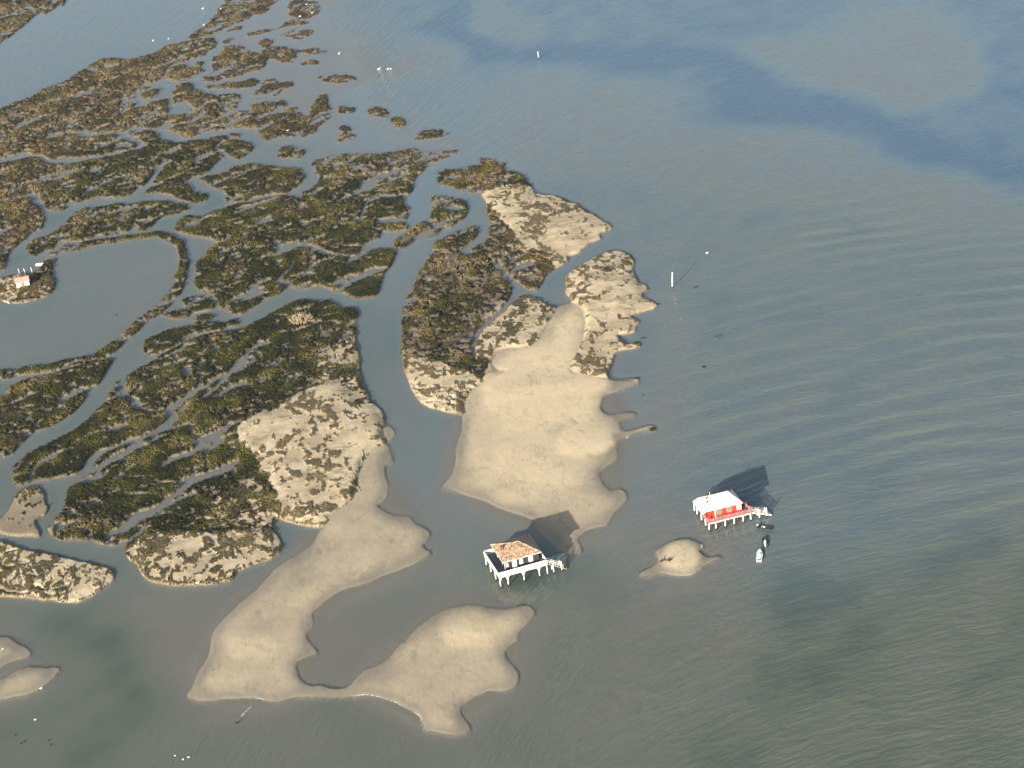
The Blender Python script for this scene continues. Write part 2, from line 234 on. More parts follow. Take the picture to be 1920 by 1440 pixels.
# plant cover, colour of the bare ground, tint of the plants
veg = zeros(0.94); pale = zeros(0.12); brown = zeros(0.15); rise = zeros(0.0)
def zone(s, v=None, pl=None, br=None, rs=None):
    p = P(s)
    for arr, val in ((veg,v),(pale,pl),(brown,br),(rise,rs)):
        if val is not None: fill(p, arr, val)
zone("-180,-140 640,-140 640,270 480,262 300,262 0,310 -180,340", .80, .12, .75)
zone("250,105 410,70 410,130 300,150 200,200 150,160", .80, .15, .9); zone("400,20 520,-20 620,60 600,130 480,140 390,150 400,70", .68, .2, .95)
zone("-180,300 120,300 110,400 60,460 -180,510", .90, .1, .8); zone("110,400 60,470 120,450 180,420 150,395", .9, .1, .6)
zone("-180,690 60,700 60,790 0,850 -180,900", .93, .1, .55); zone("240,720 300,690 380,700 340,790 250,790", .92, .1, .45); zone("150,760 240,740 320,785 200,830", .95, .1, .6)
zone("20,515 105,500 105,545 60,565 -180,570 -180,520", .80, .62, .95)
zone("580,280 820,280 780,350 680,340 600,350", .62, .35, .6); zone("480,365 640,350 600,420 480,430", .93,.1,.4)
zone("430,800 440,780 520,750 640,700 740,760 740,840 690,950 600,1000 500,975 480,900", br=.3)
zone("443,805 452,795 475,783 520,770 560,765 600,735 650,655 680,640 690,735 725,780 727,835 690,862 690,890 684,930 640,958 600,990 540,985 520,965 500,955 520,935 505,905 485,875 465,850 450,830", .20, .95, .35, .9)
zone("585,680 660,640 690,700 700,760 640,760 610,735", .58, .6, .5, .4); zone("560,740 640,730 660,800 600,850 540,880 500,850 500,800", .16, 1.0, .3, 1.3)
zone("470,900 520,940 540,985 520,1000 440,1000 380,960", .72, .6, .5); zone("240,1030 300,1000 430,1000 520,1000 530,1050 430,1100 270,1100", .5, .75, .35, .3)
zone("325,1012 350,1008 380,1012 375,1035 350,1040 328,1030", .02, .95)
zone("-180,1010 100,1030 230,1070 150,1135 -180,1130", .5, .8, .25, .2)
zone("-20,970 30,925 90,915 90,960 80,1010 -180,1010", .06, .45, .5)
zone("800,300 940,305 960,340 950,420 990,480 1050,500 1000,550 900,500 860,480 905,440 880,370", .88, .22, .75)
zone("900,370 960,350 1000,355 1100,390 1160,430 1080,480 980,470 960,440 930,400", .36, 1.0, .75, .8)
zone("1060,400 1110,395 1160,428 1100,455 1050,470 970,465 1000,430", .14, 1.0, .8, .8); zone("940,365 1000,355 1060,375 1120,405 1080,400 1000,395 950,395", .42, .95, .6, .5)
zone("900,420 960,440 980,465 1040,490 1010,545 960,510 890,480", .82, .35, .7)
zone("740,440 900,420 960,500 960,560 890,660 900,740 870,785 760,720 740,600", .74, .22, .6, .2)
zone("755,660 800,680 880,700 905,735 870,790 790,770", .42, .9, .45, .3); zone("815,440 905,420 880,470 820,480", .85, .3, .6)
zone("900,610 960,560 1010,555 1045,575 1040,640 1000,660 900,680", .48, .75, .5, .4)
zone("1040,480 1160,460 1240,560 1240,600 1200,720 1120,720 1060,690 1040,650 1050,560", .16, 1.0, .8, .9)
zone("930,660 1000,650 1040,590 1090,580 1080,640 1060,690 1100,730 1000,765 900,790 900,740", .015, 1.0, .5, .5)
zone("1130,600 1240,580 1210,610 1200,660 1130,680 1100,660", .36, .95, .9, .5); zone("1085,650 1140,640 1200,640 1150,690 1090,710", .5,.9,.95,.3)
zone("-180,1180 70,1190 130,1250 60,1320 -180,1340", .05, .5, .4)
for s_ in ("515,825,9 530,868,14 556,902,11", "590,897,8 650,868,11", "600,928,13 655,890,9", "555,968,16 628,958,14", "700,806,7 722,792,8", "690,832,9 720,824,9", "680,852,8 686,886,8", "668,905,8 680,925,9", "560,770,9 640,780,7", "470,800,8 500,785,7", "655,930,9 676,916,7"):
    stroke(P(s_), veg, .80)
dk = zeros(); stroke(DIKE, dk, 1.0, 1.5); veg[dk>0] = .93; brown[dk>0] = .35
for k_ in SAND.values(): fill(k_, veg, .006); fill(k_, pale, .8)
fill(BEACH, veg, .006)
plat_ = zeros(1.0); fill(P('400,60 420,-140 700,-140 720,300 640,262 500,262 470,200 400,160 380,120'), plat_, .30); fill(P('590,270 860,270 800,310 700,310 600,312'), plat_, .35); fill(P('800,300 900,300 900,345 820,345'), plat_, .5); [(fill(LAND[k_], plat_, -.12), fill(LAND[k_], veg, .62), fill(LAND[k_], brown, 1.15)) for k_ in LAND if k_.startswith('flat')]; R_plat = blur(plat_, 6)
fringe = zeros()
for s_ in ("230,1025 300,1010 420,1030 520,1005 540,1060 430,1110 250,1110", "-180,1000 230,1050 230,1140 -180,1140", "560,900 700,830 700,960 600,1000 500,990 500,960"): fill(P(s_), fringe)
R_fringe = blur(fringe, 4)
R_veg, R_pale, R_brown, R_rise = blur(veg, 3), blur(pale, 3), blur(brown, 8), blur(rise, 9)
relief = zeros()                                               # long low ridges of the beach
for s_, v_ in (("1000,830,240 1040,780,240", .10), ("1275,1042,70 1290,1050,60", .26), ("960,730,110 1000,720,150 1080,720,120", .22), ("1010,690,60 1060,640,60", .15), ("930,742,16 1000,728,20 1080,722,16 1140,716,10", .5), ("1010,672,26 1060,665,22", .35), ("1075,600,26 1060,640,26", .3), ("1080,830,50 1140,828,30", .35), ("960,870,60 1060,900,40", .2),
               ("850,1190,40 900,1190,40", .2), ("450,1210,50 500,1210,40", .16), ("1100,520,60 1150,560,40", .4), ("620,780,50 560,830,40", .4), ("1005,810,60 940,800,40", .16)):
    stroke(P(s_), relief, v_)
R_rel = blur(blur(relief, 9), 6)
lagoon = zeros(); fill(P("60,480 110,470 250,450 330,465 330,540 250,620 190,660 60,690 -180,700 -180,580 40,575 100,550"), lagoon); R_lag = blur(lagoon, 4)

def sample(R, px, py):
    x = np.clip(px-MX0, 0, MW-1.001); y = np.clip(py-MY0, 0, MH-1.001)
    i, j = x.astype(np.int32), y.astype(np.int32); fx, fy = (x-i).astype(np.float32), (y-j).astype(np.float32)
    return R[j,i]*(1-fx)*(1-fy)+R[j,i+1]*fx*(1-fy)+R[j+1,i]*(1-fx)*fy+R[j+1,i+1]*fx*fy
def sector(nr, na):
    r = np.concatenate(([4, 120, 220, 290, 330], np.geomspace(352, 1420, nr), [1600, 2000, 3000, 5000, 9000]))
    a = np.concatenate((np.linspace(-22.5, 19.5, na), np.linspace(19.5, 337.5, 64)[1:-1]))
    A, Rr = np.meshgrid(np.radians(a), r)
    X, Y = Rr*np.sin(A), Rr*np.cos(A)
    n, m = X.shape
    idx = np.arange(n*m).reshape(n,m); nx = np.roll(idx,-1,1)
    F = np.stack((idx[:-1], nx[:-1], nx[1:], idx[1:]), -1).reshape(-1,4)
    return X.ravel().astype(np.float64), Y.ravel().astype(np.float64), Rr.ravel(), F
def mesh_from(name, V, F, attrs=None, smooth=True):
    me = bpy.data.meshes.new(name); n = F.shape[1]
    me.vertices.add(len(V)); me.vertices.foreach_set('co', np.ascontiguousarray(V, np.float32).ravel())
    me.loops.add(F.size); me.loops.foreach_set('vertex_index', np.ascontiguousarray(F, np.int32).ravel())
    me.polygons.add(len(F)); me.polygons.foreach_set('loop_start', np.arange(0, F.size, n, dtype=np.int32))
    me.polygons.foreach_set('use_smooth', np.full(len(F), smooth))
    for k, v in (attrs or {}).items():
        a = me.attributes.new(k, 'FLOAT', 'POINT'); a.data.foreach_set('value', np.ascontiguousarray(v, np.float32))
    me.update(); return me
def in_survey(X, Y):
    px, py = ground_to_map(X, np.maximum(Y, 30.0))
    ok = Y > 100
    return px, py, ok
def farw(Y): return np.clip((Y-520)/250, .25, 1.0)
def heights(X, Y, detail=True):
    px, py, ok = in_survey(X, Y)
    w1, w2 = fbm(X/5, Y/7, 3, 3)-.5, fbm(X/5, Y/7, 3, 9)-.5
    jx, jy = px+w1*9*1.2, py+w2*6*1.2
    far = np.clip((np.maximum(np.maximum(MX0-px, px-MX0-MW), np.maximum(MY0-py, py-MY0-MH)))/400, 0, 1)
    Lf, Lw = sample(R_land, jx, jy), sample(R_landw, px, py)
    ns = sstep(.02, .5, sample(R_sandn, px, py)); Lf = Lf*(1-ns)+sample(R_lands, jx, jy)*ns
    pp = sstep(.5, .9, sample(R_pale, jx, jy))*(1-ns); Lf = Lf*(1-pp)+sample(R_land4, jx, jy)*pp; Lx = sample(R_landx, px, py)
    Sf, Sw, Bw = sample(R_sand, px+w1*3, py+w2*3), sample(R_sandw, px, py), sample(R_both, px, py)
    u1, u2 = fbm(X/55, Y/75, 4, 15)-.5, fbm(X/55, Y/75, 4, 19)-.5
    fw = sstep(.3, .75, farw(Y)); dx_, dy_ = px+w1*10+u1*110*farw(Y), py+w2*8+u2*70*farw(Y)
    D = (sample(R_dep, dx_, dy_)*fw+sample(R_depn, dx_, dy_)*(1-fw))*(.45+.75*fbm((X+Y)/42,(X-Y)/17,4,5)+.75*fbm(X/14,Y/22,4,6))/1.1
    v, pl, br, rs, rel = (sample(q, jx, jy) for q in (R_veg, R_pale, R_brown, R_rise, R_rel)); plat = sample(R_plat, jx, jy)
    n1, n2, n3 = fbm(X/2.6, Y/4.2, 4, 21), fbm(X/9, Y/13, 3, 31), fbm(X/40, Y/40, 2, 41)
    v = np.maximum(v, .88*sample(R_fringe, jx, jy)*sstep(.30,.42,Lw)*(1-sstep(.62,.80,Lw)))
    # plant patches: threshold a noise so that a share v of the ground is covered
    n5 = fbm(X/1.3+3*w1, Y/2.4+3*w2, 4, 71)
    patch = 0.36*n1+0.26*n2+.38*n5
    vv = np.clip(v, .003, .997); q = 0.5+0.046*np.log(vv/(1-vv))
    vm = sstep(-.02, .02, q-patch)*(v > .03)
    # inland pans: low spots of the marsh that hold a film of water
    n4 = fbm(X/3.2, Y/2.6, 4, 51)
    n6 = fbm((X*.75+Y*.66)/15+w1, (X*.66-Y*.75)/4.6+w2, 4, 55)
    pan = np.maximum(sstep(.655, .685, n4+.05*(n3-.5)), sstep(.645, .67, n6))*(pl < .45)*(v > .5)
    vm = vm*(1-pan)
    vein = 1-sstep(.008, .018, np.abs(fbm(X/15, Y/13, 4, 61)-.5)*(1+.8*(n2-.5)))
    vein2 = 1-sstep(.007, .016, np.abs(fbm((X*.75+Y*.66)/26+w1, (X*.66-Y*.75)/11+w2, 3, 66)-.5))
    vein = np.maximum(vein, vein2*sstep(.5,.7,n2+.1))*(v > .4)*sstep(.35,.6,n3+.25*(v-.5))
    vm = vm*(1-vein)
    hl = -0.35 + sstep(.28, .72, Lf)*(0.35+(plat*(0.30+0.20*Lw)+rs*.75*sstep(.5,1.,Lx))*(1-.75*ns)) + rel*1.0
    hl = hl + sstep(.5,.8,Lf)*(0.30*(n2-.5)*(0.4+rs)*plat+.22*(n1-.5)*(1-plat) + vm*(.16+.22*n1)*(1-.55*sstep(.5,.9,pl)) - pan*0.75*(1-rs) - vein*.9*(1-np.minimum(rs,1)))
    hl = hl - 4*(1-sstep(0.0,.3,Lf))*(1-ns)
    hs = (Sf-.5)*0.06 + np.clip(Sw-.45, 0, 1)*0.55 + rel*1.1 + (n3-.5)*.10*sstep(.5,.9,Sf) - .17*(1-sstep(0.06,.42,Sf))-3*(1-sstep(0.0,.08,Sf))
    # tongue of the beach that runs up into the dunes
    near = sstep(0.02, .62, Bw)
    hsea = -(0.07+ (1-near)*D*(.8+.4*n3) + near*np.minimum(D, .10))
    sx_ = sample(R_sandx,px,py); hsea = np.maximum(hsea, -(.11+(D-.11)*(1-sstep(0.0,.46,sx_))))
    hl = hl-4*sstep(.05,.5,far+.25*w1); hs = hs-2*sstep(.05,.5,far+.25*w1); hsea = np.minimum(hsea, -1.2*sstep(0,1,far))
    h = np.maximum(np.maximum(hl, hs), hsea)
    h = np.where(ok, h, -1.3)
    onland = (hl >= hs-.02) & (hl > hsea+.02) & ok
    vm = np.where(onland & (h > .06), vm, 0)
    pl = np.where(onland, pl, .8)
    return dict(h=h, vm=vm, pale=pl, brown=br, Lf=Lf, v=v, px=px, py=py, onland=onland.astype(np.float32), n1=n1, n2=n2, ok=ok)

X, Y, RR, F = sector(1150, 1300)
T = heights(X, Y)
ground = bpy.data.objects.new('ground', mesh_from('ground', np.stack((X,Y,T['h']),-1), F, dict(veg=T['vm'], pale=T['pale'], brown=T['brown'], bank=T['onland'])))
COL.objects.link(ground); ground['kind'] = 'structure'
# ---------------------------------------------------------------- node helpers
class NT:
    def __init__(s, name):
        s.m = bpy.data.materials.new(name); s.m.use_nodes = True; s.t = s.m.node_tree; s.t.nodes.clear()
        s.out = s.n('ShaderNodeOutputMaterial')
    def n(s, typ, **kw):
        k = s.t.nodes.new(typ)
        for a, b in kw.items(): setattr(k, a, b)
        return k
    def put(s, sock, v):
        if isinstance(v, bpy.types.NodeSocket): s.t.links.new(v, sock)
        elif v is not None:
            if sock.type == 'RGBA' and len(v) == 3: v = (*v, 1)
            sock.default_value = v
    def math(s, op, a, b=0.0, c=None, clamp=False):
        k = s.n('ShaderNodeMath', operation=op, use_clamp=clamp); s.put(k.inputs[0], a); s.put(k.inputs[1], b)
        if c is not None: s.put(k.inputs[2], c)
        return k.outputs[0]
    def mix(s, f, a, b, blend='MIX'):
        k = s.n('ShaderNodeMix', data_type='RGBA', blend_type=blend); s.put(k.inputs[0], f); s.put(k.inputs[6], a); s.put(k.inputs[7], b); return k.outputs[2]
    def ramp(s, f, stops):
        k = s.n('ShaderNodeValToRGB'); e = k.color_ramp.elements
        while len(e) < len(stops): e.new(0.5)
        for q, (p, c) in zip(e, stops): q.position = p; q.color = (*c, 1) if len(c) == 3 else c
        s.put(k.inputs[0], f); return k.outputs[0]
    def attr(s, name): return s.n('ShaderNodeAttribute', attribute_name=name).outputs['Fac']
    def pos(s): return s.n('ShaderNodeNewGeometry').outputs['Position']
    def noise(s, vec, scale, detail=3, rough=.55, sx=1, sy=1, sz=1):
        if (sx, sy, sz) != (1, 1, 1):
            mp = s.n('ShaderNodeMapping'); s.put(mp.inputs[0], vec); mp.inputs[3].default_value = (sx, sy, sz); vec = mp.outputs[0]
        k = s.n('ShaderNodeTexNoise'); s.put(k.inputs['Vector'], vec); k.inputs['Scale'].default_value = scale; k.inputs['Detail'].default_value = detail; k.inputs['Roughness'].default_value = rough
        return k.outputs[0]
    def bump(s, h, strength, dist, normal=None):
        k = s.n('ShaderNodeBump'); s.put(k.inputs['Height'], h); s.put(k.inputs['Strength'], strength); s.put(k.inputs['Distance'], dist)
        if normal is not None: s.put(k.inputs['Normal'], normal)
        return k.outputs[0]
    def principled(s, col, rough=.8, normal=None, spec=.3, metal=0.0):
        k = s.n('ShaderNodeBsdfPrincipled'); s.put(k.inputs['Base Color'], col); s.put(k.inputs['Roughness'], rough); s.put(k.inputs['Specular IOR Level'], spec); s.put(k.inputs['Metallic'], metal)
        if normal is not None: s.put(k.inputs['Normal'], normal)
        s.t.links.new(k.outputs[0], s.out.inputs[0]); return k
# ---------------------------------------------------------------- ground
g = NT('ground_cover'); pz = g.n('ShaderNodeSeparateXYZ'); g.put(pz.inputs[0], g.pos()); z = pz.outputs[2]
p = g.pos(); aV, aP, aB, aL = g.attr('veg'), g.attr('pale'), g.attr('brown'), g.attr('bank')
nf, nm, nl = g.noise(p, 1.6, 4), g.noise(p, .35, 3), g.noise(p, .06, 2)
drysand = g.mix(nm, (.49,.395,.25), (.62,.515,.345))
drysand = g.mix(g.math('MULTIPLY', g.ramp(nf, [(.45,(0,0,0)),(.75,(1,1,1))]), .35), drysand, (.35,.28,.18))
wetsand = g.mix(nl, (.235,.205,.155), (.275,.24,.18))
dry = g.math('ADD', z, g.math('MULTIPLY', g.math('SUBTRACT', nl, .5), .35))
sandc = g.mix(g.ramp(dry, [(.17,(0,0,0)),(.54,(1,1,1))]), wetsand, drysand)
mud = g.mix(nf, (.088,.074,.056), (.165,.138,.105))
film = g.math('MULTIPLY', g.ramp(g.noise(p, .10, 6, .62, sx=1.0, sy=.55), [(.50,(0,0,0)),(.60,(1,1,1))]), g.ramp(z, [(.22,(1,1,1)),(.40,(0,0,0))]))
sandc = g.mix(g.math('MULTIPLY', film, .55), sandc, (.185,.165,.13))
rill = g.ramp(g.math('ABSOLUTE', g.math('SUBTRACT', g.noise(p, .055, 5, .6, sx=1.0, sy=.6), .5)), [(.0,(1,1,1)),(.012,(0,0,0))])
sandc = g.mix(g.math('MULTIPLY', rill, .30), sandc, (.17,.15,.115))
speck = g.ramp(g.noise(p, 1.1, 3, .7), [(.70,(0,0,0)),(.74,(1,1,1))])
sandc = g.mix(g.math('MULTIPLY', speck, .5), sandc, (.13,.105,.07))
tann = g.ramp(g.noise(p, .11, 6, .62, sx=.8, sy=1.0), [(.42,(0,0,0)),(.62,(1,1,1))])
sandc = g.mix(g.math('MULTIPLY', g.math('MULTIPLY', tann, aL), .72), sandc, g.mix(nf, (.24,.185,.115), (.36,.285,.185)))
bare = g.mix(g.ramp(aP, [(.25,(0,0,0)),(.8,(1,1,1))]), mud, sandc)
oliv = g.ramp(nf, [(.28,(.014,.015,.007)),(.45,(.032,.030,.012)),(.6,(.055,.049,.019)),(.75,(.09,.075,.034))])
brwn = g.ramp(nf, [(.28,(.034,.025,.015)),(.45,(.075,.056,.030)),(.6,(.115,.09,.044)),(.78,(.17,.13,.07))])
bsel = g.ramp(g.math('ADD', aB, g.math('MULTIPLY', g.math('SUBTRACT', nm, .5), 1.6)), [(.25,(0,0,0)),(.75,(1,1,1))])
vegc = g.mix(bsel, oliv, brwn); vegc = g.mix(g.ramp(aP, [(.5,(0,0,0)),(.9,(.75,.75,.75))]), vegc, g.mix(nf, (.075,.058,.028), (.25,.20,.11)))
above = g.mix(aV, bare, vegc)
bedc = g.mix(g.noise(p, .09, 4), (.25,.23,.195), (.31,.285,.245))
bedc = g.mix(g.ramp(g.noise(p, .22, 5), [(.68,(0,0,0)),(.76,(1,1,1))]), bedc, (.12,.11,.08))
bankc = g.mix(g.math('MULTIPLY', aL, g.ramp(z, [(.22,(1,1,1)),(.42,(0,0,0))])), above, (.07,.055,.038))
bedc = g.mix(g.math('MULTIPLY_ADD', z, 5.0, 1.25, clamp=True), bedc, wetsand)
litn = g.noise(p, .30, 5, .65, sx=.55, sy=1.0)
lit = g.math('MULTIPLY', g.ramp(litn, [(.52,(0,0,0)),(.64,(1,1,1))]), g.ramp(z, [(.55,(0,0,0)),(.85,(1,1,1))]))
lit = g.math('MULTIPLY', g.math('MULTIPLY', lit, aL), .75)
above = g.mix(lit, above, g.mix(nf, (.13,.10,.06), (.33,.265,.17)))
col = g.mix(g.ramp(g.math('MULTIPLY_ADD', z, 4.0, .5), [(.42,(0,0,0)),(.52,(1,1,1))]), bedc, g.mix(g.ramp(aP,[(.3,(1,1,1)),(.6,(0,0,0))]), above, bankc))
bh = g.math('ADD', g.math('MULTIPLY', g.noise(p, .8, 4, sx=1, sy=.5), .10), g.math('MULTIPLY', g.math('MULTIPLY', nf, aV), .35))
g.principled(col, .9, g.bump(bh, .8, 1.0), .15)
ground.data.materials.append(g.m)
# ---------------------------------------------------------------- water
X2, Y2, R2, F2 = sector(620, 700)
silt = zeros(.45); fill(P("-180,1060 400,1080 1000,1040 1250,1020 1500,1100 2100,980 2100,1600 -180,1600"), silt, 1.0); fill(P("-180,-140 2100,-140 2100,400 1300,260 900,330 760,560 690,560 600,280 -180,330"), silt, 0.0)
fill(P("-180,230 0,210 200,120 420,90 620,280 700,540 780,540 900,330 940,480 760,700 700,900 500,1000 -180,1080"), silt, .75)
fill(P("1200,420 2100,460 2100,900 1300,900"), silt, .5); R_silt = blur(silt, 80)
W = heights(X2, Y2)
# swell running in from the east and turning round the spit: phase grows along v
Xc = np.clip(X2, -40, 600); WV = Y2+62.4*np.exp(-Xc/48.0)-2.99*np.minimum(X2+40, 0)
rough = np.where(W['ok'], sample(R_tide, W['px'], W['py']), 1.0)
water = bpy.data.objects.new('water', mesh_from('water', np.stack((X2,Y2,0*X2),-1), F2, dict(depth=np.maximum(-W['h'],0), rough=rough, wu=X2, wv=WV, silt=np.where(W['ok'], sample(R_silt, W['px'], W['py']), .4), swell=np.where(W['ok'], sample(R_swell, W['px'], W['py']), .3))))
COL.objects.link(water); water['kind'] = 'structure'
w = NT('sea_water'); p = w.pos(); dA, rA = w.attr('depth'), w.attr('rough')
cb = w.n('ShaderNodeCombineXYZ'); w.put(cb.inputs[0], w.attr('wu')); w.put(cb.inputs[1], w.attr('wv')); wc = cb.outputs[0]
dist = w.n('ShaderNodeVectorMath', operation='ADD'); nz = w.n('ShaderNodeTexNoise'); w.put(nz.inputs['Vector'], p); nz.inputs['Scale'].default_value = .018; nz.inputs['Detail'].default_value = 3
sc = w.n('ShaderNodeVectorMath', operation='SCALE'); w.put(sc.inputs[0], nz.outputs['Color']); sc.inputs['Scale'].default_value = 9
w.put(dist.inputs[0], wc); w.put(dist.inputs[1], sc.outputs[0]); wc = dist.outputs[0]
ripple = w.noise(wc, 1.0, 3, .6, sx=.09, sy=.34)
chop = w.noise(wc, 1.0, 2, .6, sx=.35, sy=.9)
ph = w.math('MULTIPLY_ADD', w.attr('wv'), .50, w.math('MULTIPLY', w.noise(p, .012, 2, .5), 16.0))
swell = w.math('MULTIPLY', w.math('SINE', ph), w.math('MULTIPLY_ADD', w.noise(p, .02, 2, .5), .34, -.06))
hgt = w.math('ADD', w.math('MULTIPLY', ripple, .48), w.math('ADD', w.math('MULTIPLY', chop, .17), w.math('MULTIPLY', w.math('MULTIPLY', swell, w.attr('swell')), 1.6)))
nrm = w.bump(w.math('MULTIPLY', hgt, rA), 1.0, 1.0)
turb = w.math('SUBTRACT', 1.0, w.math('POWER', 2.718, w.math('MULTIPLY', dA, -1.35)))
dn = w.math('MULTIPLY', dA, .3)
t_clear_sky = w.ramp(dn, [(.0,(.25,.235,.205)),(.12,(.215,.245,.255)),(.22,(.180,.228,.245)),(.5,(.125,.182,.220)),(.75,(.090,.145,.200)),(1,(.065,.118,.180))])  # clear water tint; bluish shallow stops have sky reflection painted into the colour
t_silty = w.ramp(dn, [(.0,(.25,.23,.19)),(.12,(.205,.200,.168)),(.25,(.155,.165,.132)),(.40,(.118,.137,.105)),(.55,(.080,.100,.078)),(1,(.05,.065,.055))])
tcol = w.mix(w.attr('silt'), t_clear_sky, t_silty)
dif = w.n('ShaderNodeBsdfDiffuse'); w.put(dif.inputs[0], tcol); w.put(dif.inputs['Normal'], nrm)
tr = w.n('ShaderNodeBsdfTransparent'); w.put(tr.inputs[0], (.86,.88,.86))
m1 = w.n('ShaderNodeMixShader'); w.put(m1.inputs[0], turb); w.t.links.new(tr.outputs[0], m1.inputs[1]); w.t.links.new(dif.outputs[0], m1.inputs[2])
gl = w.n('ShaderNodeBsdfGlossy'); gl.inputs['Roughness'].default_value = .12; w.put(gl.inputs['Normal'], nrm)
gi = w.n('ShaderNodeNewGeometry'); dt = w.n('ShaderNodeVectorMath', operation='DOT_PRODUCT'); w.put(dt.inputs[0], gi.outputs['Incoming']); w.put(dt.inputs[1], nrm)
ca = w.math('SUBTRACT', 1.0, w.math('ABSOLUTE', dt.outputs['Value']), clamp=True)
fres = w.math('MULTIPLY_ADD', w.math('POWER', ca, 5.0), .98, .02, clamp=True)
m2 = w.n('ShaderNodeMixShader'); w.put(m2.inputs[0], fres); w.t.links.new(m1.outputs[0], m2.inputs[1]); w.t.links.new(gl.outputs[0], m2.inputs[2])
w.t.links.new(m2.outputs[0], w.out.inputs[0])
water.data.materials.append(w.m)
# ---------------------------------------------------------------- salt-marsh shrubs: ground cover nobody could count
rs = np.random.RandomState(3)
cand = np.nonzero((T['vm'] > .55) & (rs.rand(len(X)) > .45*sstep(.5,.9,T['pale'])) & (RR > 370) & (RR < 1400))[0]
cand = cand[rs.rand(len(cand)) < min(1.0, 230000/len(cand))]
n = len(cand)
step = RR[cand]*0.0011
cx_, cy_ = X[cand]+(rs.rand(n)-.5)*step, Y[cand]+(rs.rand(n)-.5)*step*1.2
rad = (.17+.22*rs.rand(n)**1.6)*(.75+RR[cand]/1800)*(1-.35*sstep(.5,.9,T['pale'][cand]))
hh = rad*(.26+.36*rs.rand(n))*(1-.3*sstep(.5,.9,T['pale'][cand]))*(.55+.7*T['n1'][cand])
K = 6
ang = np.linspace(0, 2*np.pi, K, endpoint=False)[None,:]+rs.rand(n,1)*6.28
rk = rad[:,None]*(.65+.7*rs.rand(n,K)); mk = rk*(.35+.45*rs.rand(n,K))
base = np.stack((cx_[:,None]+rk*np.cos(ang), cy_[:,None]+rk*np.sin(ang), np.repeat(T['h'][cand][:,None]-.06,K,1)),-1)
mid = np.stack((cx_[:,None]+mk*np.cos(ang+.4), cy_[:,None]+mk*np.sin(ang+.4), T['h'][cand][:,None]+hh[:,None]*(.5+.8*rs.rand(n,K))),-1)
top = np.stack((cx_+(rs.rand(n)-.5)*rad*.5, cy_+(rs.rand(n)-.5)*rad*.5, T['h'][cand]+hh*(.5+.6*rs.rand(n))),-1)[:,None,:]
V = np.concatenate((base, mid, top),1)
i0 = (np.arange(n)*(2*K+1))[:,None]; k = np.arange(K)[None,:]; k1 = (k+1)%K
F3 = np.concatenate([np.stack((i0+k, i0+k1, i0+K+k),-1), np.stack((i0+k1, i0+K+k1, i0+K+k),-1), np.stack((i0+K+k, i0+K+k1, i0+2*K+0*k),-1)],1).reshape(-1,3)
tone = np.repeat(np.clip(rs.rand(n)*.16+2.1*(fbm(X[cand]/5,Y[cand]/8,4,81)-.5)+.34,0,1), 2*K+1)
bro = np.repeat(T['brown'][cand]*.85-.05+.45*sstep(.5,.9,T['pale'][cand])+ (T['n2'][cand]-.5)*1.3+(rs.rand(n)-.5)*.5, 2*K+1)
shrubs = bpy.data.objects.new('marsh_shrubs', mesh_from('marsh_shrubs', V.reshape(-1,3), F3, dict(tone=tone, bro=bro), True))
COL.objects.link(shrubs); shrubs['kind'] = 'stuff'; shrubs['label'] = 'low olive and rust brown salt marsh scrub covering the islets'; shrubs['category'] = 'marsh scrub'
s = NT('marsh_scrub'); to, br = s.attr('tone'), s.attr('bro')
c1 = s.ramp(to, [(.1,(.009,.013,.005)),(.4,(.022,.025,.007)),(.65,(.044,.046,.010)),(.85,(.080,.072,.016)),(1.,(.11,.09,.035))])
c2 = s.ramp(to, [(.1,(.028,.020,.011)),(.4,(.062,.044,.020)),(.65,(.118,.082,.022)),(.85,(.185,.130,.036)),(1.,(.22,.165,.075))])
s.principled(s.mix(s.ramp(br, [(.3,(0,0,0)),(.75,(1,1,1))]), c1, c2), .85, None, .15)
shrubs.data.materials.append(s.m)
# ---------------------------------------------------------------- object helpers
def gz(x, y): return float(heights(np.array([x], float), np.array([y], float))['h'][0])
def spot(px, py):
    x, y = map_to_ground(px, py); x, y = float(x), float(y); return x, y, max(gz(x, y), 0.0)
def simple(name, col, rough=.7, var=.12, scale=2.0, spec=.3, metal=0.0, stain=None):
    m = NT(name); p = m.n('ShaderNodeTexCoord').outputs['Object']
    dark = tuple(c*(1-var*2) for c in col); lite = tuple(min(c*(1+var), .95) for c in col)
    c = m.mix(m.ramp(m.noise(p, scale, 5, .65), [(.3,(0,0,0)),(.7,(1,1,1))]), dark, lite)
    if stain:
        sp = m.n('ShaderNodeSeparateXYZ'); m.put(sp.inputs[0], m.pos())
        f = m.ramp(m.math('ADD', m.math('MULTIPLY', sp.outputs[2], .5), m.math('MULTIPLY', m.noise(p, 2.5, 3), .25)), [(stain,(1,1,1)),(stain+.06,(0,0,0))])
        c = m.mix(f, c, (.035,.033,.022))
    m.principled(c, rough, m.bump(m.noise(p, scale*3, 3), .25, .05), spec, metal); return m.m
def boards(name, a, b, freq, axis=0, rough=.7):
    m = NT(name); p = m.n('ShaderNodeTexCoord').outputs['Object']; sp = m.n('ShaderNodeSeparateXYZ'); m.put(sp.inputs[0], p)
    fr_ = m.math('FRACT', m.math('MULTIPLY', sp.outputs[axis], freq))
    gap = m.ramp(fr_, [(.0,(0,0,0)),(.07,(1,1,1)),(.93,(1,1,1)),(1.,(0,0,0))])
    c = m.mix(m.noise(p, 1.5, 5, .6, sx=freq if axis==0 else .3, sy=freq if axis==1 else .3, sz=.3), a, b)
    c = m.mix(m.math('MULTIPLY', m.math('SUBTRACT', 1.0, gap), .6), c, tuple(q*.35 for q in a))
    m.principled(c, rough, m.bump(gap, .4, .03), .3); return m.m
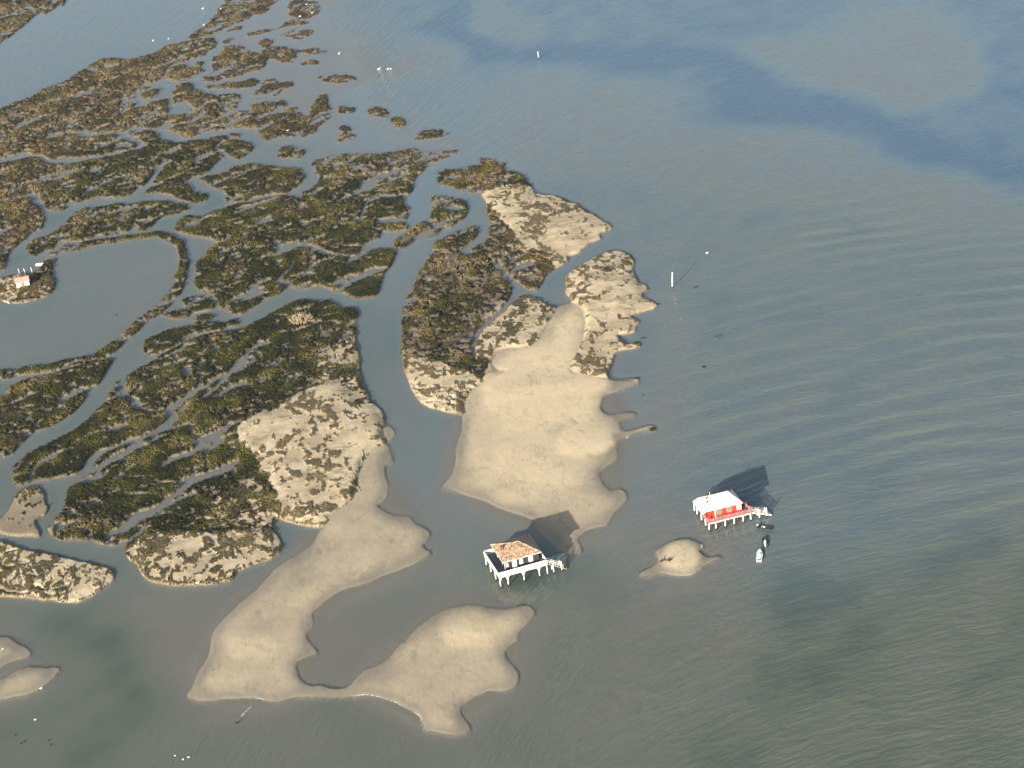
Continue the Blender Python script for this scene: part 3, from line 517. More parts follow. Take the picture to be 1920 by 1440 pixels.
class MB:
    def __init__(s): s.b = bmesh.new()
    def box(s, x0, x1, y0, y1, z0, z1):
        v = [s.b.verts.new(q) for q in ((x0,y0,z0),(x1,y0,z0),(x1,y1,z0),(x0,y1,z0),(x0,y0,z1),(x1,y0,z1),(x1,y1,z1),(x0,y1,z1))]
        for f in ((3,2,1,0),(4,5,6,7),(0,1,5,4),(1,2,6,5),(2,3,7,6),(3,0,4,7)): s.b.faces.new([v[i] for i in f])
        return s
    def beam(s, p0, p1, w, h, up=(0,0,1)):
        p0, p1, up = Vector(p0), Vector(p1), Vector(up); d = (p1-p0).normalized(); sd = d.cross(up)
        if sd.length < 1e-4: sd = d.cross(Vector((1,0,0)))
        sd.normalize(); u = sd.cross(d).normalized(); sd *= w/2; u *= h/2
        a = [s.b.verts.new(q) for q in (p0-sd-u,p0+sd-u,p0+sd+u,p0-sd+u)]; c = [s.b.verts.new(q) for q in (p1-sd-u,p1+sd-u,p1+sd+u,p1-sd+u)]
        s.b.faces.new(a[::-1]) if False else s.b.faces.new((a[3],a[2],a[1],a[0])); s.b.faces.new(c)
        for i in range(4): j = (i+1)%4; s.b.faces.new((a[i],a[j],c[j],c[i]))
        return s
    def tube(s, pts, rad, seg=8, closed=False):
        rings = []; pts = [Vector(q) for q in pts]
        if not hasattr(rad,'__len__'): rad = [rad]*len(pts)
        for i, q in enumerate(pts):
            if closed: d = pts[(i+1)%len(pts)]-pts[i-1]
            else: d = pts[min(i+1,len(pts)-1)]-pts[max(i-1,0)]
            d.normalize(); a = d.cross(Vector((0,0,1)))
            if a.length < 1e-3: a = Vector((1,0,0))
            a.normalize(); b = a.cross(d)
            rings.append([s.b.verts.new(q+(a*math.cos(t*2*math.pi/seg)+b*math.sin(t*2*math.pi/seg))*rad[i]) for t in range(seg)])
        n = len(rings)
        for i in range(n if closed else n-1):
            r0, r1 = rings[i], rings[(i+1)%n]
            for t in range(seg): s.b.faces.new((r0[t],r1[t],r1[(t+1)%seg],r0[(t+1)%seg]))
        if not closed: s.b.faces.new(rings[0]); s.b.faces.new(rings[-1][::-1])
        return s
    def poly(s, pts): s.b.faces.new([s.b.verts.new(q) for q in pts]); return s
    def slab(s, pts, t):
        a = [s.b.verts.new(q) for q in pts]; c = [s.b.verts.new((q[0],q[1],q[2]-t)) for q in pts]; n = len(pts)
        s.b.faces.new(a); s.b.faces.new(c[::-1])
        for i in range(n): j = (i+1)%n; s.b.faces.new((a[i],c[i],c[j],a[j]))
        return s
    def build(s, name, mat, parent=None, smooth=False, bevel=0.0):
        bmesh.ops.recalc_face_normals(s.b, faces=s.b.faces)
        if bevel: bmesh.ops.bevel(s.b, geom=s.b.edges[:], offset=bevel, segments=1, affect='EDGES', clamp_overlap=True)
        me = bpy.data.meshes.new(name); s.b.to_mesh(me); s.b.free()
        if smooth: me.polygons.foreach_set('use_smooth', [True]*len(me.polygons))
        if mat: me.materials.append(mat)
        o = bpy.data.objects.new(name, me); COL.objects.link(o); o.parent = parent; return o
def tag(o, label, cat, group=None):
    o['label'] = label; o['category'] = cat
    if group: o['group'] = group
    return o
def thing(name, label, cat, loc, rz=0.0, group=None):
    o = bpy.data.objects.new(name, None); COL.objects.link(o); o.location = loc; o.rotation_euler = (0,0,rz); o.empty_display_size = .5
    return tag(o, label, cat, group)
random.seed(5)
M_white = simple('white_paint', (.80,.78,.72), .55, .05, 1.2)
M_post = simple('white_painted_pile', (.78,.75,.68), .6, .06, 1.5, stain=.40)
M_black = boards('black_boards', (.022,.022,.025), (.040,.040,.044), 4.0, 0)
M_deck = boards('grey_decking', (.10,.105,.115), (.17,.175,.185), 5.0, 0)
M_red = boards('red_boards', (.42,.028,.018), (.54,.05,.03), 4.0, 0)
M_redrail = simple('red_rail_paint', (.43,.10,.09), .6, .08)
M_rose = simple('faded_red_slat', (.44,.35,.345), .7, .1)
M_wood = simple('weathered_wood', (.22,.17,.12), .85, .25)
M_brush = simple('dead_branch', (.36,.29,.19), .85, .25)
M_pale = simple('bleached_wood', (.62,.57,.47), .8, .12)
M_glass = simple('dark_pane', (.03,.035,.04), .15, .1, spec=.6)
M_grey = simple('zinc_grey', (.28,.28,.29), .6, .1)
M_brownsh = boards('brown_shutters', (.17,.115,.07), (.25,.18,.12), 6.0, 0)
M_brick = simple('sooty_brick', (.16,.07,.045), .85, .3, 6)
M_rubber = simple('black_rubber', (.025,.027,.03), .5, .1)
M_boatw = simple('white_gelcoat', (.80,.81,.82), .35, .03)
M_algae = simple('wet_weed', (.035,.034,.015), .8, .3, 1.5)
M_drift = simple('dark_driftwood', (.045,.035,.028), .85, .3, 3)
def tile_mat():
    m = NT('clay_tiles'); p = m.n('ShaderNodeTexCoord').outputs['Object']
    vo = m.n('ShaderNodeTexVoronoi'); mp = m.n('ShaderNodeMapping'); m.put(mp.inputs[0], p); mp.inputs[3].default_value = (3.2, 2.2, 2.2); m.put(vo.inputs['Vector'], mp.outputs[0]); vo.inputs['Scale'].default_value = 1.0
    sp = m.n('ShaderNodeSeparateXYZ'); m.put(sp.inputs[0], vo.outputs['Color'])
    c = m.ramp(sp.outputs[0], [(.05,(.13,.075,.05)),(.35,(.27,.175,.11)),(.65,(.38,.27,.175)),(1.,(.46,.37,.26))])
    c = m.mix(m.ramp(m.noise(p, .9, 4), [(.5,(0,0,0)),(.75,(1,1,1))]), c, (.40,.29,.18))
    m.principled(c, .85, m.bump(vo.outputs['Distance'], .6, .12), .2); return m.m
M_tile = tile_mat()
def hip_roof(x0,x1,y0,y1,z0,rx0,rx1,ry,z1,t=.14):
    b = MB(); e = [(x0,y0,z0),(x1,y0,z0),(x1,y1,z0),(x0,y1,z0)]; r = [(rx0,ry,z1),(rx1,ry,z1)]
    v = [b.b.verts.new(q) for q in e+r]; w_ = [b.b.verts.new((q[0],q[1],q[2]-t)) for q in e]
    for f in ((0,1,5,4),(1,2,5),(2,3,4,5),(3,0,4)): b.b.faces.new([v[i] for i in f])
    for i in range(4): j=(i+1)%4; b.b.faces.new((v[i],w_[i],w_[j],v[j]))
    b.b.faces.new(w_[::-1]); return b
# ---------------------------------------------------------------- stilt house with white balustrade, black walls, clay tiles
def white_house():
    root = thing('stilt_house', 'black walled stilt house with orange tiled roof and white balustrade', 'stilt house', (-10.59, 504.34, 0), math.radians(14.49))
    for x in (.15, 2.35, 6.8, 11.2, 13.45):
        for y in (.15, 4.4, 8.8, 13.0):
            pile = MB().tube([(x,y,-1.0),(x,y,.6),(x,y,3.42)], [.155,.14,.12], 10).build('pile', M_post, root, True)
    for x in (2.35, 6.8, 11.2):                                # curved knee braces of the front row
        for sg in (-1, 1):
            pts = [(x+sg*1.25*(1-math.cos(t*math.pi/2))+sg*.12, .15, 2.05+1.35*math.sin(t*math.pi/2)) for t in (0,.25,.5,.75,1)]
            MB().tube(pts, .09, 6).build('knee_brace', M_white, root, True)
    for y in (4.4, 8.8):
        for sg in (-1, 1):
            MB().tube([(.15, y+sg*.12, 2.2),(.15, y+sg*.5, 3.0),(.15, y+sg*1.2, 3.4)], .09, 6).build('knee_brace', M_white, root, True)
    MB().tube([(.15+.1,.15,2.0),(.55,.15,2.9),(1.25,.15,3.4)], .09, 6).build('knee_brace', M_white, root, True)
    jb = MB()
    for y in (.15,4.4,8.8,13.0): jb.box(.0,13.6,y-.1,y+.1,3.20,3.45)
    jb.build('joists', M_white, root)
    MB().box(0,13.6,0,13.15,3.455,3.62).build('deck', M_deck, root)
    def rail(p0, p1, gap=None):
        b = MB(); d = Vector(p1)-Vector(p0); L = d.length; d.normalize(); n = int(L/.2)
        b.beam(Vector(p0)+Vector((0,0,1.2)), Vector(p1)+Vector((0,0,1.2)), .16, .09)
        b.beam(Vector(p0)+Vector((0,0,.0)), Vector(p1)+Vector((0,0,.0)), .10, .50)
        for i in range(n+1):
            q = Vector(p0)+d*(i*L/n); b.beam(q+Vector((0,0,.2)), q+Vector((0,0,1.16)), .17, .045, d.cross(Vector((0,0,1))))
        return b.build('balustrade', M_white, root)
    rail((0,-.03,3.62),(13.6,-.03,3.62)); rail((-.03,0,3.62),(-.03,13.15,3.62)); rail((0,13.18,3.62),(13.6,13.18,3.62)); rail((13.63,1.5,3.62),(13.63,13.15,3.62))
    MB().box(2.6,12.3,2.45,12.2,3.625,6.42).build('wall', M_black, root)
    def opening(kind, x0, x1, z0, z1, side='front'):
        if side == 'front':
            f = MB().box(x0,x1,2.36,2.445,z0,z1).build(kind, M_white, root)
            sh = MB(); n = 2
            for i in range(n):
                a, c = x0+.05+i*(x1-x0-.1)/n, x0+.05+(i+1)*(x1-x0-.1)/n-.02
                sh.box(a, c, 2.31, 2.357, z0+.06, z1-.06)
            sh.build('shutter', M_white, f)
        else:
            f = MB().box(2.51,2.595,x0,x1,z0,z1).build(kind, M_white, root)
            MB().box(2.46,2.507,x0+.06,x1-.06,z0+.06,z1-.06).build('pane', M_glass, f)
    opening('window', 2.95, 3.6, 4.5, 5.7); opening('door', 4.75, 5.95, 3.66, 5.95); opening('window', 6.75, 7.75, 4.3, 5.8); opening('window', 9.35, 10.55, 4.2, 5.9)
    opening('window', 4.4, 5.5, 4.5, 5.7, 'left'); opening('window', 8.6, 9.7, 4.5, 5.7, 'left')
    MB().box(2.55,2.64,2.36,2.44,3.63,6.42).build('corner_board', M_white, root)
    rf = hip_roof(2.05,12.95,1.75,12.6,6.58,6.6,8.4,7.1,8.6).build('roof', M_tile, root)
    g_ = MB()
    for a, c in (((2.02,1.72),(12.98,1.72)),((12.98,1.72),(12.98,12.63)),((12.98,12.63),(2.02,12.63)),((2.02,12.63),(2.02,1.72))): g_.beam((*a,6.50),(*c,6.50), .10, .10)
    g_.build('gutter', M_white, rf)
    rc = MB()
    for a, c in (((6.6,7.1,8.62),(8.4,7.1,8.62)),((2.05,1.75,6.6),(6.6,7.1,8.62)),((12.95,1.75,6.6),(8.4,7.1,8.62)),((12.95,12.6,6.6),(8.4,7.1,8.62)),((2.05,12.6,6.6),(6.6,7.1,8.62))): rc.tube([a,c], .11, 6)
    rc.build('ridge_tiles', M_tile, rf)
    ch = MB().box(3.35,3.95,6.9,7.55,7.0,8.25).box(3.28,4.02,6.83,7.62,8.255,8.36).build('chimney', M_brick, rf)
    st = thing_part = MB()
    n = 13
    for i in range(n):
        t = (i+.5)/n; x = 13.75+t*5.1; z = 3.5-t*3.1; st.box(x-.17,x+.17,.22,1.35,z-.03,z+.03)
    for y in (.15,1.42): st.beam((13.65,y,3.45),(18.9,y,.28), .08, .28)
    st.build('staircase', M_wood, root)
    for y in (.12,1.45):
        b = MB(); b.beam((13.65,y,4.6),(18.0,y,1.95), .09, .09)
        b.beam((13.65,y,4.1),(18.0,y,1.45), .05, .06)
        for k in range(7): t = k/6; b.beam((13.75+t*4.2,y,3.45-t*2.6),(13.75+t*4.2,y,4.55-t*2.6), .06, .06)
        b.build('handrail', M_white, root)
    for x, y, zt in ((15.2,.0,3.9),(17.5,.0,3.3),(15.2,1.58,3.6),(17.5,1.58,2.7)): MB().tube([(x,y,-1),(x,y,.6),(x,y,zt)], [.14,.13,.11], 8).build('pile', M_post, root, True)
white_house()
# ---------------------------------------------------------------- red stilt house with white roof
def red_house():
    root = thing('stilt_house', 'red walled stilt house with white roof and two small skylights', 'stilt house', (47.66, 518.73, 0), math.radians(11.72))
    for x, y in [(x,.15) for x in (.1,2.05,4.8,7.4,10.0,12.2)]+[(x,y) for y in (2.9,6.2,9.9,12.1) for x in (.1,2.4,5.0,7.7,10.3,12.2)]:
        MB().tube([(x,y,-1),(x,y,.7),(x,y,2.5)], [.20,.18,.165], 10).build('pile', M_post, root, True)
    b = MB()
    for y in (.15,2.9,6.2,9.9,12.1): b.box(.0,12.3,y-.1,y+.1,2.36,2.6)
    b.build('joists', M_white, root)
    for x0, x1 in ((2.4,4.4),(5.2,7.0)): MB().tube([(x0,.5,2.4),(x1,1.6,.9)], .06, 6).build('cross_brace', M_white, root, True)
    MB().box(0,12.3,0,12.25,2.605,2.78).build('deck', M_deck, root)
    def rail(p0, p1):
        b = MB(); d = Vector(p1)-Vector(p0); L = d.length; d.normalize(); up = Vector((0,0,1))
        for z, h in ((1.15,.10),(.62,.07),(.12,.10)): b.beam(Vector(p0)+up*z, Vector(p1)+up*z, .08, h)
        n = max(int(round(L/2.05)),1)
        for i in range(n+1): q = Vector(p0)+d*(i*L/n); b.beam(q-up*.35, q+up*1.28, .15, .15, d.cross(up))
        r = b.build('railing', M_redrail, root)
        s_ = MB(); m_ = int(L/.36)
        for i in range(m_): q = Vector(p0)+d*((i+.5)*L/m_); s_.beam(q+up*.12, q+up*1.1, .09, .03, d.cross(up))
        s_.build('slats', M_rose, r)
    rail((0,-.02,2.78),(12.3,-.02,2.78)); rail((-.02,0.1,2.78),(-.02,12.2,2.78)); rail((0,12.27,2.78),(12.3,12.27,2.78)); rail((12.32,1.6,2.78),(12.32,12.2,2.78))
    MB().box(.9,10.6,2.2,9.8,2.785,5.22).build('wall', M_red, root)
    def opening(kind, x0, x1, z0, z1, mat, pane=None):
        f = MB().box(x0,x1,2.12,2.195,z0,z1).build(kind, mat, root)
        if pane: MB().box(x0+.12,x1-.12,2.07,2.117,z0+.12,z1-.12).build('pane', pane, f)
    opening('door', 3.2, 4.85, 2.82, 4.85, M_brownsh, M_brownsh); opening('window', 6.25, 7.75, 3.35, 4.75, M_grey, M_brownsh); opening('window', 9.15, 10.45, 3.2, 4.75, M_white, M_grey)
    MB().box(2.75,2.98,2.08,2.19,2.79,5.0).build('corner_board', M_white, root)
    M_roof = boards('white_roof_sheet', (.60,.58,.515), (.68,.655,.59), 1.1, 0, .5)
    rf = hip_roof(.7,10.95,1.75,10.3,5.36,4.1,8.15,5.95,7.75,.12).build('roof', M_roof, root)
    MB().slab([(.68,1.9,5.40),(.68,10.15,5.40),(-.85,10.0,4.72),(-.85,2.0,4.72)], .10).build('verandah_roof', M_roof, root)
    rc = MB()
    for a, c in (((4.1,5.95,7.77),(8.15,5.95,7.77)),((.7,1.75,5.38),(4.1,5.95,7.77)),((10.95,1.75,5.38),(8.15,5.95,7.77)),((10.95,10.3,5.38),(8.15,5.95,7.77)),((.7,10.3,5.38),(4.1,5.95,7.77))): rc.tube([a,c], .07, 6)
    rc.build('ridge_caps', simple('dark_flashing', (.10,.10,.105)), rf)
    sl = 2.39/3.4; nx_ = math.atan(sl)
    for x, y in ((2.35,6.9),(1.95,5.35)):
        z = 5.36+(x-.7)*sl
        k = MB().slab([(x-.4,y-.35,z-.4*sl+.10),(x+.4,y-.35,z+.4*sl+.10),(x+.4,y+.35,z+.4*sl+.10),(x-.4,y+.35,z-.4*sl+.10)], .12).build('skylight', M_grey, rf)
        MB().slab([(x-.3,y-.26,z-.3*sl+.125),(x+.3,y-.26,z+.3*sl+.125),(x+.3,y+.26,z+.3*sl+.125),(x-.3,y+.26,z-.3*sl+.125)], .02).build('pane', M_glass, k)
    MB().tube([(3.2,6.5,6.9),(3.2,6.5,8.3)], .11, 8).tube([(3.2,6.5,8.3),(3.2,6.5,8.42)], .18, 8).build('flue', M_grey, rf)
    for x, y in ((.06,.1),(.06,2.6),(.06,6.2),(.06,9.9)): MB().box(x-.08,x+.08,y-.08,y+.08,2.79,4.8).build('verandah_post', M_redrail, root)
    st = MB(); n = 11
    for i in range(n):
        t = (i+.5)/n; x = 12.45+t*5.7; z = 2.65-t*2.2; st.box(x-.2,x+.2,.25,1.4,z-.03,z+.03)
    for y in (.18,1.47): st.beam((12.35,y,2.6),(18.3,y,.3), .08, .26)
    st.build('staircase', M_pale, root)
    for y in (.14,1.5):
        b = MB(); b.beam((12.35,y,3.85),(16.9,y,2.1), .08, .09); b.beam((12.35,y,3.3),(16.9,y,1.55), .05, .09)
        for k in range(6): t = k/5; b.beam((12.5+t*4.3,y,2.6-t*1.66),(12.5+t*4.3,y,3.8-t*1.66), .06, .06)
        b.build('handrail', M_pale, root)
    for x, y, zt in ((14.7,.0,3.1),(16.9,.2,3.0),(14.7,1.65,2.6),(16.9,1.65,2.3)): MB().tube([(x,y,-1),(x,y,.6),(x,y,zt)], [.2,.19,.17], 8).build('pile', M_post, root, True)
red_house()
# ---------------------------------------------------------------- boats
def dinghy(px, py, heading, label, engine):
    x, y, _ = spot(px, py); root = thing('inflatable_boat', label, 'boat', (x,y,0), heading, 'boats moored by the red house')
    L, Wd = 2.25, .62
    path = [(-L,-Wd,.22),(-.6,-Wd,.24),(.9,-Wd,.28),(1.7,-Wd*.72,.34),(2.15,0,.42),(1.7,Wd*.72,.34),(.9,Wd,.28),(-.6,Wd,.24),(-L,Wd,.22)]
    MB().tube(path, [.20,.24,.25,.24,.23,.24,.25,.24,.20], 8).build('tube', M_rubber, root, True)
    MB().slab([(-1.95,-.5,.14),(.9,-.5,.16),(1.75,0,.26),(.9,.5,.16),(-1.95,.5,.14)], .14).build('floor', simple('hull_grey',(.16,.165,.17)), root)
    MB().box(-2.02,-1.93,-.5,.5,.1,.5).build('transom', M_rubber, root)
    e = MB().box(-2.35,-2.04,-.16,.16,.35,.85).box(-2.25,-2.1,-.06,.06,-.3,.35).build('outboard_motor', engine, root)
    MB().box(-.3,.15,-.25,.25,.15,.62).build('console', engine, root, False, .04)
    MB().box(-.95,-.7,-.5,.5,.32,.40).build('seat', M_boatw, root)
dinghy(1434, 991, math.radians(-40), 'black inflatable boat nearest the stairs of the red house', M_boatw)
dinghy(1434.5, 1017, math.radians(82), 'black inflatable boat moored between another dinghy and a white boat', M_boatw)
def white_boat(px, py, heading):
    x, y, _ = spot(px, py); root = thing('motor_boat', 'small white open motor boat moored below two black dinghies', 'boat', (x,y,0), heading, 'boats moored by the red house')
    st = [(-2.7,.72,.55),(-1.2,.86,.58),(.4,.85,.64),(1.6,.60,.74),(2.35,.25,.82),(2.75,.02,.88)]
    b = bmesh.new(); rows = []
    for x_, w_, z_ in st:
        rows.append([b.verts.new(q) for q in ((x_,-w_,z_),(x_*.97,-w_*.7,-.05),(x_*.95,0,-.22),(x_*.97,w_*.7,-.05),(x_,w_,z_))])
    for r0, r1 in zip(rows[:-1], rows[1:]):
        for i in range(4): b.faces.new((r0[i],r0[i+1],r1[i+1],r1[i]))
    b.faces.new(rows[0])
    hb = MB(); hb.b.free(); hb.b = b; hb.build('hull', M_boatw, root)
    MB().slab([(-2.6,-.66,.33),(-1.2,-.78,.35),(.4,-.77,.37),(1.2,-.60,.40),(1.2,.60,.40),(.4,.77,.37),(-1.2,.78,.35),(-2.6,.66,.33)], .05).build('floor', M_boatw, root)
    MB().slab([(.9,-.73,.71),(1.6,-.57,.77),(2.35,-.22,.85),(2.7,0,.90),(2.35,.22,.85),(1.6,.57,.77),(.9,.73,.71)], .05).build('foredeck', M_boatw, root)
    MB().box(-.35,.25,-.36,.36,.36,1.05).build('console', M_boatw, root, False, .06)
    MB().box(-1.6,-1.2,-.6,.6,.38,.62).build('seat', M_boatw, root, False, .03)
    MB().box(-3.05,-2.72,-.17,.17,.45,1.0).box(-2.95,-2.8,-.06,.06,-.3,.45).build('outboard_motor', M_rubber, root)
white_boat(1424, 1044, math.radians(78))
def punt():
    x, y, _ = spot(75, 497); root = thing('rowing_boat', 'pale open rowing boat beached where the dyke meets the islet', 'boat', (x,y,max(gz(x,y),0)+.05), math.radians(-8))
    b = bmesh.new(); rows = []
    for x_, w_, z_ in ((-1.7,.5,.45),(-.8,.68,.40),(.4,.68,.42),(1.3,.4,.52),(1.9,.06,.62)): rows.append([b.verts.new(q) for q in ((x_,-w_,z_),(x_*.93,-w_*.7,0),(x_*.93,w_*.7,0),(x_,w_,z_))])
    for r0, r1 in zip(rows[:-1], rows[1:]):
        for i in range(3): b.faces.new((r0[i],r0[i+1],r1[i+1],r1[i]))
    b.faces.new(rows[0]); hb = MB(); hb.b.free(); hb.b = b
    o = hb.build('hull', M_boatw, root); md = o.modifiers.new('skin', 'SOLIDIFY'); md.thickness = .08
    MB().box(-.9,-.6,-.6,.6,.30,.35).build('seat', M_wood, root); MB().box(.4,.7,-.55,.55,.32,.37).build('seat', M_wood, root)
punt()
# ---------------------------------------------------------------- posts
def post(name, px, py, h, r, mat, label, cat, lean=(0,0), group=None, foot=True):
    x, y, z = spot(px, py); root = thing(name, label, cat, (x,y,z), 0, group)
    MB().tube([(0,0,.0),(lean[0]*h,lean[1]*h,h)], [r,r*.85], 10).tube([(lean[0]*h,lean[1]*h,h),(lean[0]*h,lean[1]*h,h+.12)], [r*1.15,r*.6], 10).build('shaft', mat, root, True)
    if foot: MB().tube([(0,0,-1.2),(0,0,.55)], [r*1.3,r*1.15], 10).build('foot', M_algae, root, True)
post('channel_marker', 1260.5, 540, 5.7, .19, M_white, 'tall white marker post standing alone in the open water', 'marker post', (.10,0))
post('channel_marker', 1010, 110, 3.4, .22, simple('pale_green_pole', (.45,.50,.46)), 'pale grey stake far out in the deep channel', 'marker post')
for (a, b_), lab in zip(((37.2,515),(47.2,512.5),(60.5,510.5)), ('leftmost of three thin white mooring poles behind the ruined cabin','middle one of three thin white mooring poles behind the ruined cabin','rightmost of three thin white mooring poles behind the ruined cabin')):
    post('mooring_pole', a, b_, 2.0, .10, M_white, lab, 'pole', (-.08,0), 'mooring poles by the islet', False)
# ---------------------------------------------------------------- cabin on the islet
def cabin():
    x, y, z = spot(44, 537); z -= .05
    root = thing('cabin', 'small cabin with pinkish roof and white gable on the islet', 'cabin', (x,y,z), math.radians(12))
    MB().box(-2.4,2.4,-1.9,1.9,-.2,2.1).build('wall', simple('limewash',(.58,.54,.48),.8,.1), root)
    rf = MB(); rf.slab([(-2.7,-2.3,1.85),(2.7,-2.3,1.85),(2.7,0,3.15),(-2.7,0,3.15)], .12); rf.slab([(-2.7,.003,3.15),(2.7,.003,3.15),(2.7,2.3,1.85),(-2.7,2.3,1.85)], .12)
    r = rf.build('roof', simple('faded_pink_tiles', (.43,.27,.235), .85, .18, 3), root)
    MB().poly([(-2.41,-1.9,2.1),(-2.41,1.9,2.1),(-2.41,0,3.0)]).build('gable', simple('white_gable',(.8,.78,.74)), root); MB().poly([(2.41,-1.9,2.1),(2.41,1.9,2.1),(2.41,0,3.0)]).build('gable', simple('grey_gable',(.5,.47,.43)), root)
    MB().box(1.2,1.8,.3,.9,2.4,3.9).build('chimney', M_brick, r)
    MB().box(-.5,.4,-1.98,-1.905,0,1.75).build('door', M_wood, root); MB().box(1.0,1.8,-1.98,-1.905,.7,1.5).build('window', M_grey, root)
cabin()
# ---------------------------------------------------------------- brushwood, driftwood, weed
def brush(name, px, py, wx, wy, h, n, mat, label, cat, seed, stumps=0, lift=0.0):
    r_ = random.Random(seed); x, y, z = spot(px, py); b = MB()
    for i in range(n):
        a, q = r_.uniform(0,6.283), math.sqrt(r_.random()); cx_, cy_ = q*wx*math.cos(a), q*wy*math.sin(a)
        d = Vector((r_.uniform(-1,1), r_.uniform(-1,1), r_.uniform(-.15,.8))).normalized()*r_.uniform(.5,1.5)*min(wx,1.6)
        z0 = (1-q*q)*h*r_.uniform(.2,1); p0 = Vector((cx_,cy_,max(z0-.1,0))); p1 = p0+d*.5+Vector((0,0,r_.uniform(-.1,.15))); p2 = p0+d
        for p_ in (p1,p2): p_.z = max(p_.z, .02)
        t = r_.uniform(.05,.13); b.tube([p0,p1,p2], [t,t*.8,t*.35], 5)
    o = b.build(name, mat, None); o.location = (x,y,z+lift); return tag(o, label, cat)
brush('brushwood_heap', 566, 603, 3.9, 4.2, 1.3, 260, M_brush, 'heap of bleached dead branches on the dark marsh', 'dead branches', 1)
brush('driftwood', 1243, 1054, .55, .5, .75, 16, M_drift, 'dark driftwood stump on the left of the tiny sand islet', 'driftwood', 4)
brush('driftwood', 1255, 1055, .6, .5, .8, 18, M_drift, 'dark driftwood stump with upright branch beside another on the sand islet', 'driftwood', 6)
brush('driftwood', 1138, 513, 1.3, 2.2, .6, 40, M_drift, 'black pile of driftwood on the bright sand of the dunes', 'driftwood', 8)
brush('driftwood', 1094, 694, 1.1, 1.7, .5, 46, M_wood, 'brown tangle of driftwood on the upper beach', 'driftwood', 11)
brush('driftwood', 605, 98, 1.6, .5, .5, 16, M_drift, 'dark drift branch on the fringe of the far marsh', 'driftwood', 12)
def weed(px, py, wx, wy, label, seed, h=.16):
    r_ = random.Random(seed); x, y, z = spot(px, py); b = MB(); N = 18
    c = b.b.verts.new((0,0,h)); ring = []; mid = []
    for i in range(N):
        a = i*2*math.pi/N; k = r_.uniform(.65,1.15)
        ring.append(b.b.verts.new((wx*k*math.cos(a), wy*k*math.sin(a), -.06))); mid.append(b.b.verts.new((wx*.55*k*math.cos(a+.1), wy*.55*k*math.sin(a+.1), h*r_.uniform(.4,1.1))))
    for i in range(N):
        j = (i+1)%N; b.b.faces.new((ring[i],ring[j],mid[j],mid[i])); b.b.faces.new((mid[i],mid[j],c))
    o = b.build('seaweed_clump', M_algae, None); o.location = (x,y,z); return tag(o, label, 'seaweed', 'seaweed clumps along the spit')
for q in ((1305,538.5,1.3,.8,'dark seaweed clump afloat beside the white marker post',1),(1348,629.5,1.7,.5,'long thin dark seaweed streak afloat off the dunes',2),(1320,687.5,1.0,1.0,'rounded dark seaweed clump afloat off the beach',3),
          (1224,804,1.3,1.5,'olive seaweed clump at the tip of the thin sand spit',4),(1206,634,1.3,.7,'dark weed patch in shallow water off the ragged dune edge',5),(1215,541,.9,1.1,'black weed clump on the dune point nearest the white post',6),
          (1232,570,1.8,.8,'dark weed along the easternmost point of the dunes',7),(1192,646,1.5,1.3,'brown weed clump at the end of a short dune spur',8),(1193,711,1.2,.7,'small rust brown weed clump at the tip of the beach point',9),(1205,741,.5,.5,'tiny dark weed speck afloat near two sand points',10),
          (830,753,1.9,1.6,'dark slab of dead weed on the sand by the main channel',11),(535,1027,.4,.3,'tiny black weed speck on the wet mud behind the sand bar',12)): weed(*q)
# ---------------------------------------------------------------- birds
M_bird = simple('white_plumage', (.82,.82,.80), .7, .03); M_duck = simple('dark_plumage', (.03,.026,.022), .7, .2)
def bird_mesh(mat, neck):
    b = MB()
    b.tube([(-.62,0,.16),(-.45,0,.17),(-.15,0,.20),(.2,0,.20),(.42,0,.16),(.52,0,.12)], [.03,.13,.24,.25,.16,.06], 8)
    b.tube([(.42,0,.20),(.56,0,.20+neck*.5),(.58,0,.20+neck),(.66,0,.22+neck)], [.09,.055,.05,.075], 6); b.tube([(.70,0,.21+neck),(.86,0,.17+neck)], [.03,.01], 5)
    for sg in (-1,1): b.tube([(.25,sg*.2,.26),(-.15,sg*.26,.28),(-.6,sg*.10,.24)], [.06,.11,.03], 6)
    o = b.build('bird', mat, None, True); me = o.data; bpy.data.objects.remove(o); return me
BW, BD = bird_mesh(M_bird, .55), bird_mesh(M_duck, .22)
def bird(px, py, size, label, white=True):
    x, y, z = spot(px, py); o = bpy.data.objects.new('bird', BW if white else BD); COL.objects.link(o)
    o.location = (x,y,z+.02); o.scale = (size*.66,)*3; o.rotation_euler = (0,0,random.uniform(-.6,.9)); tag(o, label, 'bird', 'white birds' if white else 'dark water birds')
